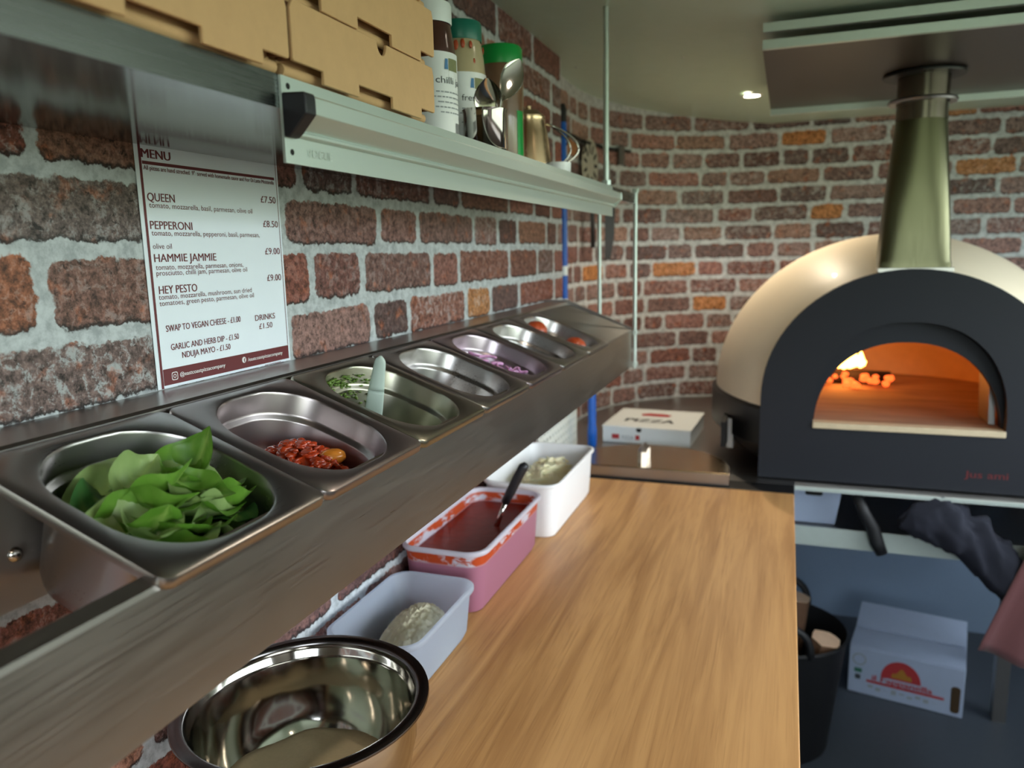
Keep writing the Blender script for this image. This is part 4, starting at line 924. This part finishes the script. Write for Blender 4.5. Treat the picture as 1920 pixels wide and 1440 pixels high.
# rubber tub with logs
t = thing('log_tub', 'black flexible rubber tub of firewood on the floor', 'tub', (.590,2.13,.001))
obj('tub_wall', MB().lathe([(0,0),(.125,0),(.135,.01),(.172,.335),(.178,.345),(.172,.35),(.166,.34),(.128,.016),(0,.014)], n=44), M['rubber'], t, smooth=True, angle=60)
for sgn in (1,-1):
    obj('handle', MB().tube([(.075*math.cos(PI*f)*1.0, sgn*(.156+.004*math.sin(PI*f)), .34+.085*math.sin(PI*f)**.7) for f in np.linspace(0,1,16)], .010, 8), M['rubber'], t, smooth=True)
def firelog(label, a, b, r0):
    a, b = Vector(a), Vector(b); ax = (b-a).normalized(); sd = ax.orthogonal().normalized(); up = ax.cross(sd); n = 12
    def ring(c, k): return [c+sd*(r0*k*math.cos(2*PI*i/n)*(1+.12*math.sin(3*i)))+up*(r0*k*math.sin(2*PI*i/n)*(1+.1*math.cos(2*i))) for i in range(n)]
    t = thing('firewood_log', label, 'log', a, 'firewood in the rubber tub')
    A = ring(a,1); B = ring(b,1)
    obj('bark', MB().rings([[p-a for p in A],[p-a for p in ring(a+(b-a)*.5,1.05)],[p-a for p in B]], True, False), M['log'], t, smooth=True, angle=50)
    obj('cut_end', MB().rings([[p-a for p in B],[p-a+ax*.0008 for p in ring(b,.97)]], False, True), M['log_end'], t)
firelog('tall pale firewood log sticking up at the back of the tub', (.585,2.195,.02), (.628,2.205,.405), .040)
firelog('round firewood log at the right of the tub with cut end forward', (.640,2.120,.02), (.706,2.075,.352), .037)
firelog('short firewood log at the left of the tub, partly hidden', (.575,2.075,.02), (.600,2.040,.385), .036)
# carton
ct = thing('food_carton', 'white food carton with red arch logo on the floor under the oven', 'carton', (.955,2.415,.001)); ct.rotation_euler = (0,0,-.2)
cw, cd, chh = .158, .27, .155
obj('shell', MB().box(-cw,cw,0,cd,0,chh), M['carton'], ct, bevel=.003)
obj('front_flap', MB().box(-cw+.002,cw-.002,.002,cd*.48,chh+.0005,chh+.004), M['carton'], ct)
obj('rear_flap', MB().prism([(cd*.52,chh+.002),(cd-.002,chh+.03),(cd-.002,chh+.034),(cd*.52,chh+.006)], ((-cw+.002,0,0),(0,1,0),(0,0,1)), (2*cw-.004,0,0)), M['carton'], ct)
Y = -.0005
mb = MB().add([(-.0+.055*math.cos(a)-.01, Y-.0003, .073+.062*math.sin(a)) for a in np.linspace(0,PI,24)], [tuple(range(24))]); lg = obj('red_arch_logo', mb, M['carton_red'], ct)
mb = MB().add([(.028*math.cos(a)-.008, Y-.0008, .079+.026*math.sin(a)*(1+.3*math.sin(5*a))) for a in np.linspace(0,PI,24)], [tuple(range(24))]); obj('golden_picture', mb, M['carton_gold'], lg)
obj('red_lettering', text_mesh([('il Fappanella',-.09,.056,.165,.018,.01)], ((0,Y,0),(1,0,0),(0,0,1)), .0016), M['carton_red'], ct)
mb = MB().add([(-.105,Y-.0003,.045),(.108,Y-.0003,.045),(.108,Y-.0003,.053),(-.105,Y-.0003,.053)], [(0,1,2,3)]); obj('red_band', mb, M['carton_red'], ct)
mb = MB()
for k_ in range(9):
    x_ = -.1+.022*k_; mb.add([(x_,Y-.0003,.028-.006*(k_%2)),(x_+.014,Y-.0003,.028-.006*(k_%2)),(x_+.014,Y-.0003,.037-.004*(k_%3)),(x_,Y-.0003,.037-.004*(k_%3))], [(0,1,2,3)])
obj('small_print', mb, M['ink_pale'], ct)
obj('brown_window', MB().prism(rrect(.137,.055,.024,.085,.01,5), ((0,Y-.0002,0),(1,0,0),(0,0,1)), (0,.0002,0)), M['carton_dark'], ct)
obj('green_print', MB().prism(rrect(-.13,.078,.022,.014,.003,4), ((0,Y-.0002,0),(1,0,0),(0,0,1)), (0,.0002,0)), M['carton_green'], ct)
obj('dark_print', MB().prism(rrect(-.13,.056,.016,.016,.003,4), ((0,Y-.0002,0),(1,0,0),(0,0,1)), (0,.0002,0)), M['ink'], ct)
mb = MB().rings([[(-.128+.02*k*math.cos(a), Y-.0003, .115+.02*k*math.sin(a)) for a in np.linspace(0,2*PI,22)] for k in (.8,1)], False, False, closed=False); obj('ring_print', mb, M['ink_pale'], ct)
# hanging cloth at the right
rs = []
c0 = [(1.006,.493),(1.27,.40),(1.31,.80),(1.115,.815)]
mb = MB(); nu, nv = 16, 16; rows_ = []
for a in range(nu+1):
    row = []
    for b in range(nv+1):
        f, g = a/nu, b/nv
        x = (1-f)*((1-g)*c0[0][0]+g*c0[3][0])+f*((1-g)*c0[1][0]+g*c0[2][0]); z = (1-f)*((1-g)*c0[0][1]+g*c0[3][1])+f*((1-g)*c0[1][1]+g*c0[2][1])
        row.append((x, 1.845+.012*math.sin(14*f+2*g)*(1-.5*g)+.05*f, z))
    rows_.append(row)
mb.rings(rows_, False, False, closed=False)
o = obj('tea_towel', mb, M['pink_cloth'], smooth=True); so = o.modifiers.new('t','SOLIDIFY'); so.thickness = .003
tag(o, 'dusty pink cloth hanging at the right edge in front of the stand', 'cloth')

# ------------------------------------------------------------------ light
fi = bpy.data.lights.new('fire_glow', 'POINT'); fi.energy = 1.1; fi.color = (1,.42,.12); fi.shadow_soft_size = .05
o = bpy.data.objects.new('fire_glow', fi); C.objects.link(o); o.location = (.71,2.42,hz+.11)
w = bpy.data.worlds.new('day'); bpy.context.scene.world = w; w.use_nodes = True; nt = w.node_tree; nt.nodes.clear()
def wn(k): return nt.nodes.new(k)
ou = wn('ShaderNodeOutputWorld'); bg = wn('ShaderNodeBackground'); tc = wn('ShaderNodeTexCoord'); sx = wn('ShaderNodeSeparateXYZ'); cr = wn('ShaderNodeValToRGB')
nt.links.new(tc.outputs['Generated'], sx.inputs[0]); nz_ = wn('ShaderNodeTexNoise'); nz_.inputs['Scale'].default_value = 6; nt.links.new(tc.outputs['Generated'], nz_.inputs['Vector'])
ad = wn('ShaderNodeMath'); ad.operation = 'MULTIPLY_ADD'; nt.links.new(nz_.outputs['Fac'], ad.inputs[0]); ad.inputs[1].default_value = .5; nt.links.new(sx.outputs['Z'], ad.inputs[2])
mr = wn('ShaderNodeMapRange'); mr.inputs[1].default_value = -.6; mr.inputs[2].default_value = 1.2; nt.links.new(ad.outputs[0], mr.inputs[0]); nt.links.new(mr.outputs[0], cr.inputs[0])
e = cr.color_ramp.elements; e[0].position = .30; e[0].color = (.13,.14,.13,1); e[1].position = .60; e[1].color = (.84,.93,1.0,1)
for p_, c_ in ((.42,(.16,.20,.13,1)),(.48,(.26,.33,.22,1)),(.52,(.66,.74,.76,1))):
    x = e.new(p_); x.color = c_
nt.links.new(cr.outputs[0], bg.inputs[0]); bg.inputs[1].default_value = 13.0; nt.links.new(bg.outputs[0], ou.inputs[0])

# ------------------------------------------------------------------ camera
cam = bpy.data.cameras.new('camera'); co = bpy.data.objects.new('camera', cam); C.objects.link(co)
cam.sensor_width = 36; cam.lens = 1430/1920*36; cam.clip_start = .02
rt = Vector((.94172594,.33571142,-.02121537)); dn = Vector((.03787948,-.1685038,-.9849729)); fw = Vector((-.33424152,.92677091,-.17140098))
m = Matrix.Identity(4); up = -dn
for i in range(3): m[i][0] = rt[i]; m[i][1] = up[i]; m[i][2] = -fw[i]
m.translation = Vector((.57,0,1.40)); co.matrix_world = m
cam.dof.use_dof = True; cam.dof.focus_distance = .76; cam.dof.aperture_fstop = 5.6
sc = bpy.context.scene; sc.camera = co
sc.view_settings.view_transform = 'Standard'; sc.view_settings.look = 'None'; sc.view_settings.gamma = 1.0; sc.view_settings.exposure = 0.0; sc.view_settings.use_curve_mapping = False
sc.cycles.max_bounces = 10; sc.cycles.diffuse_bounces = 5; sc.cycles.glossy_bounces = 6
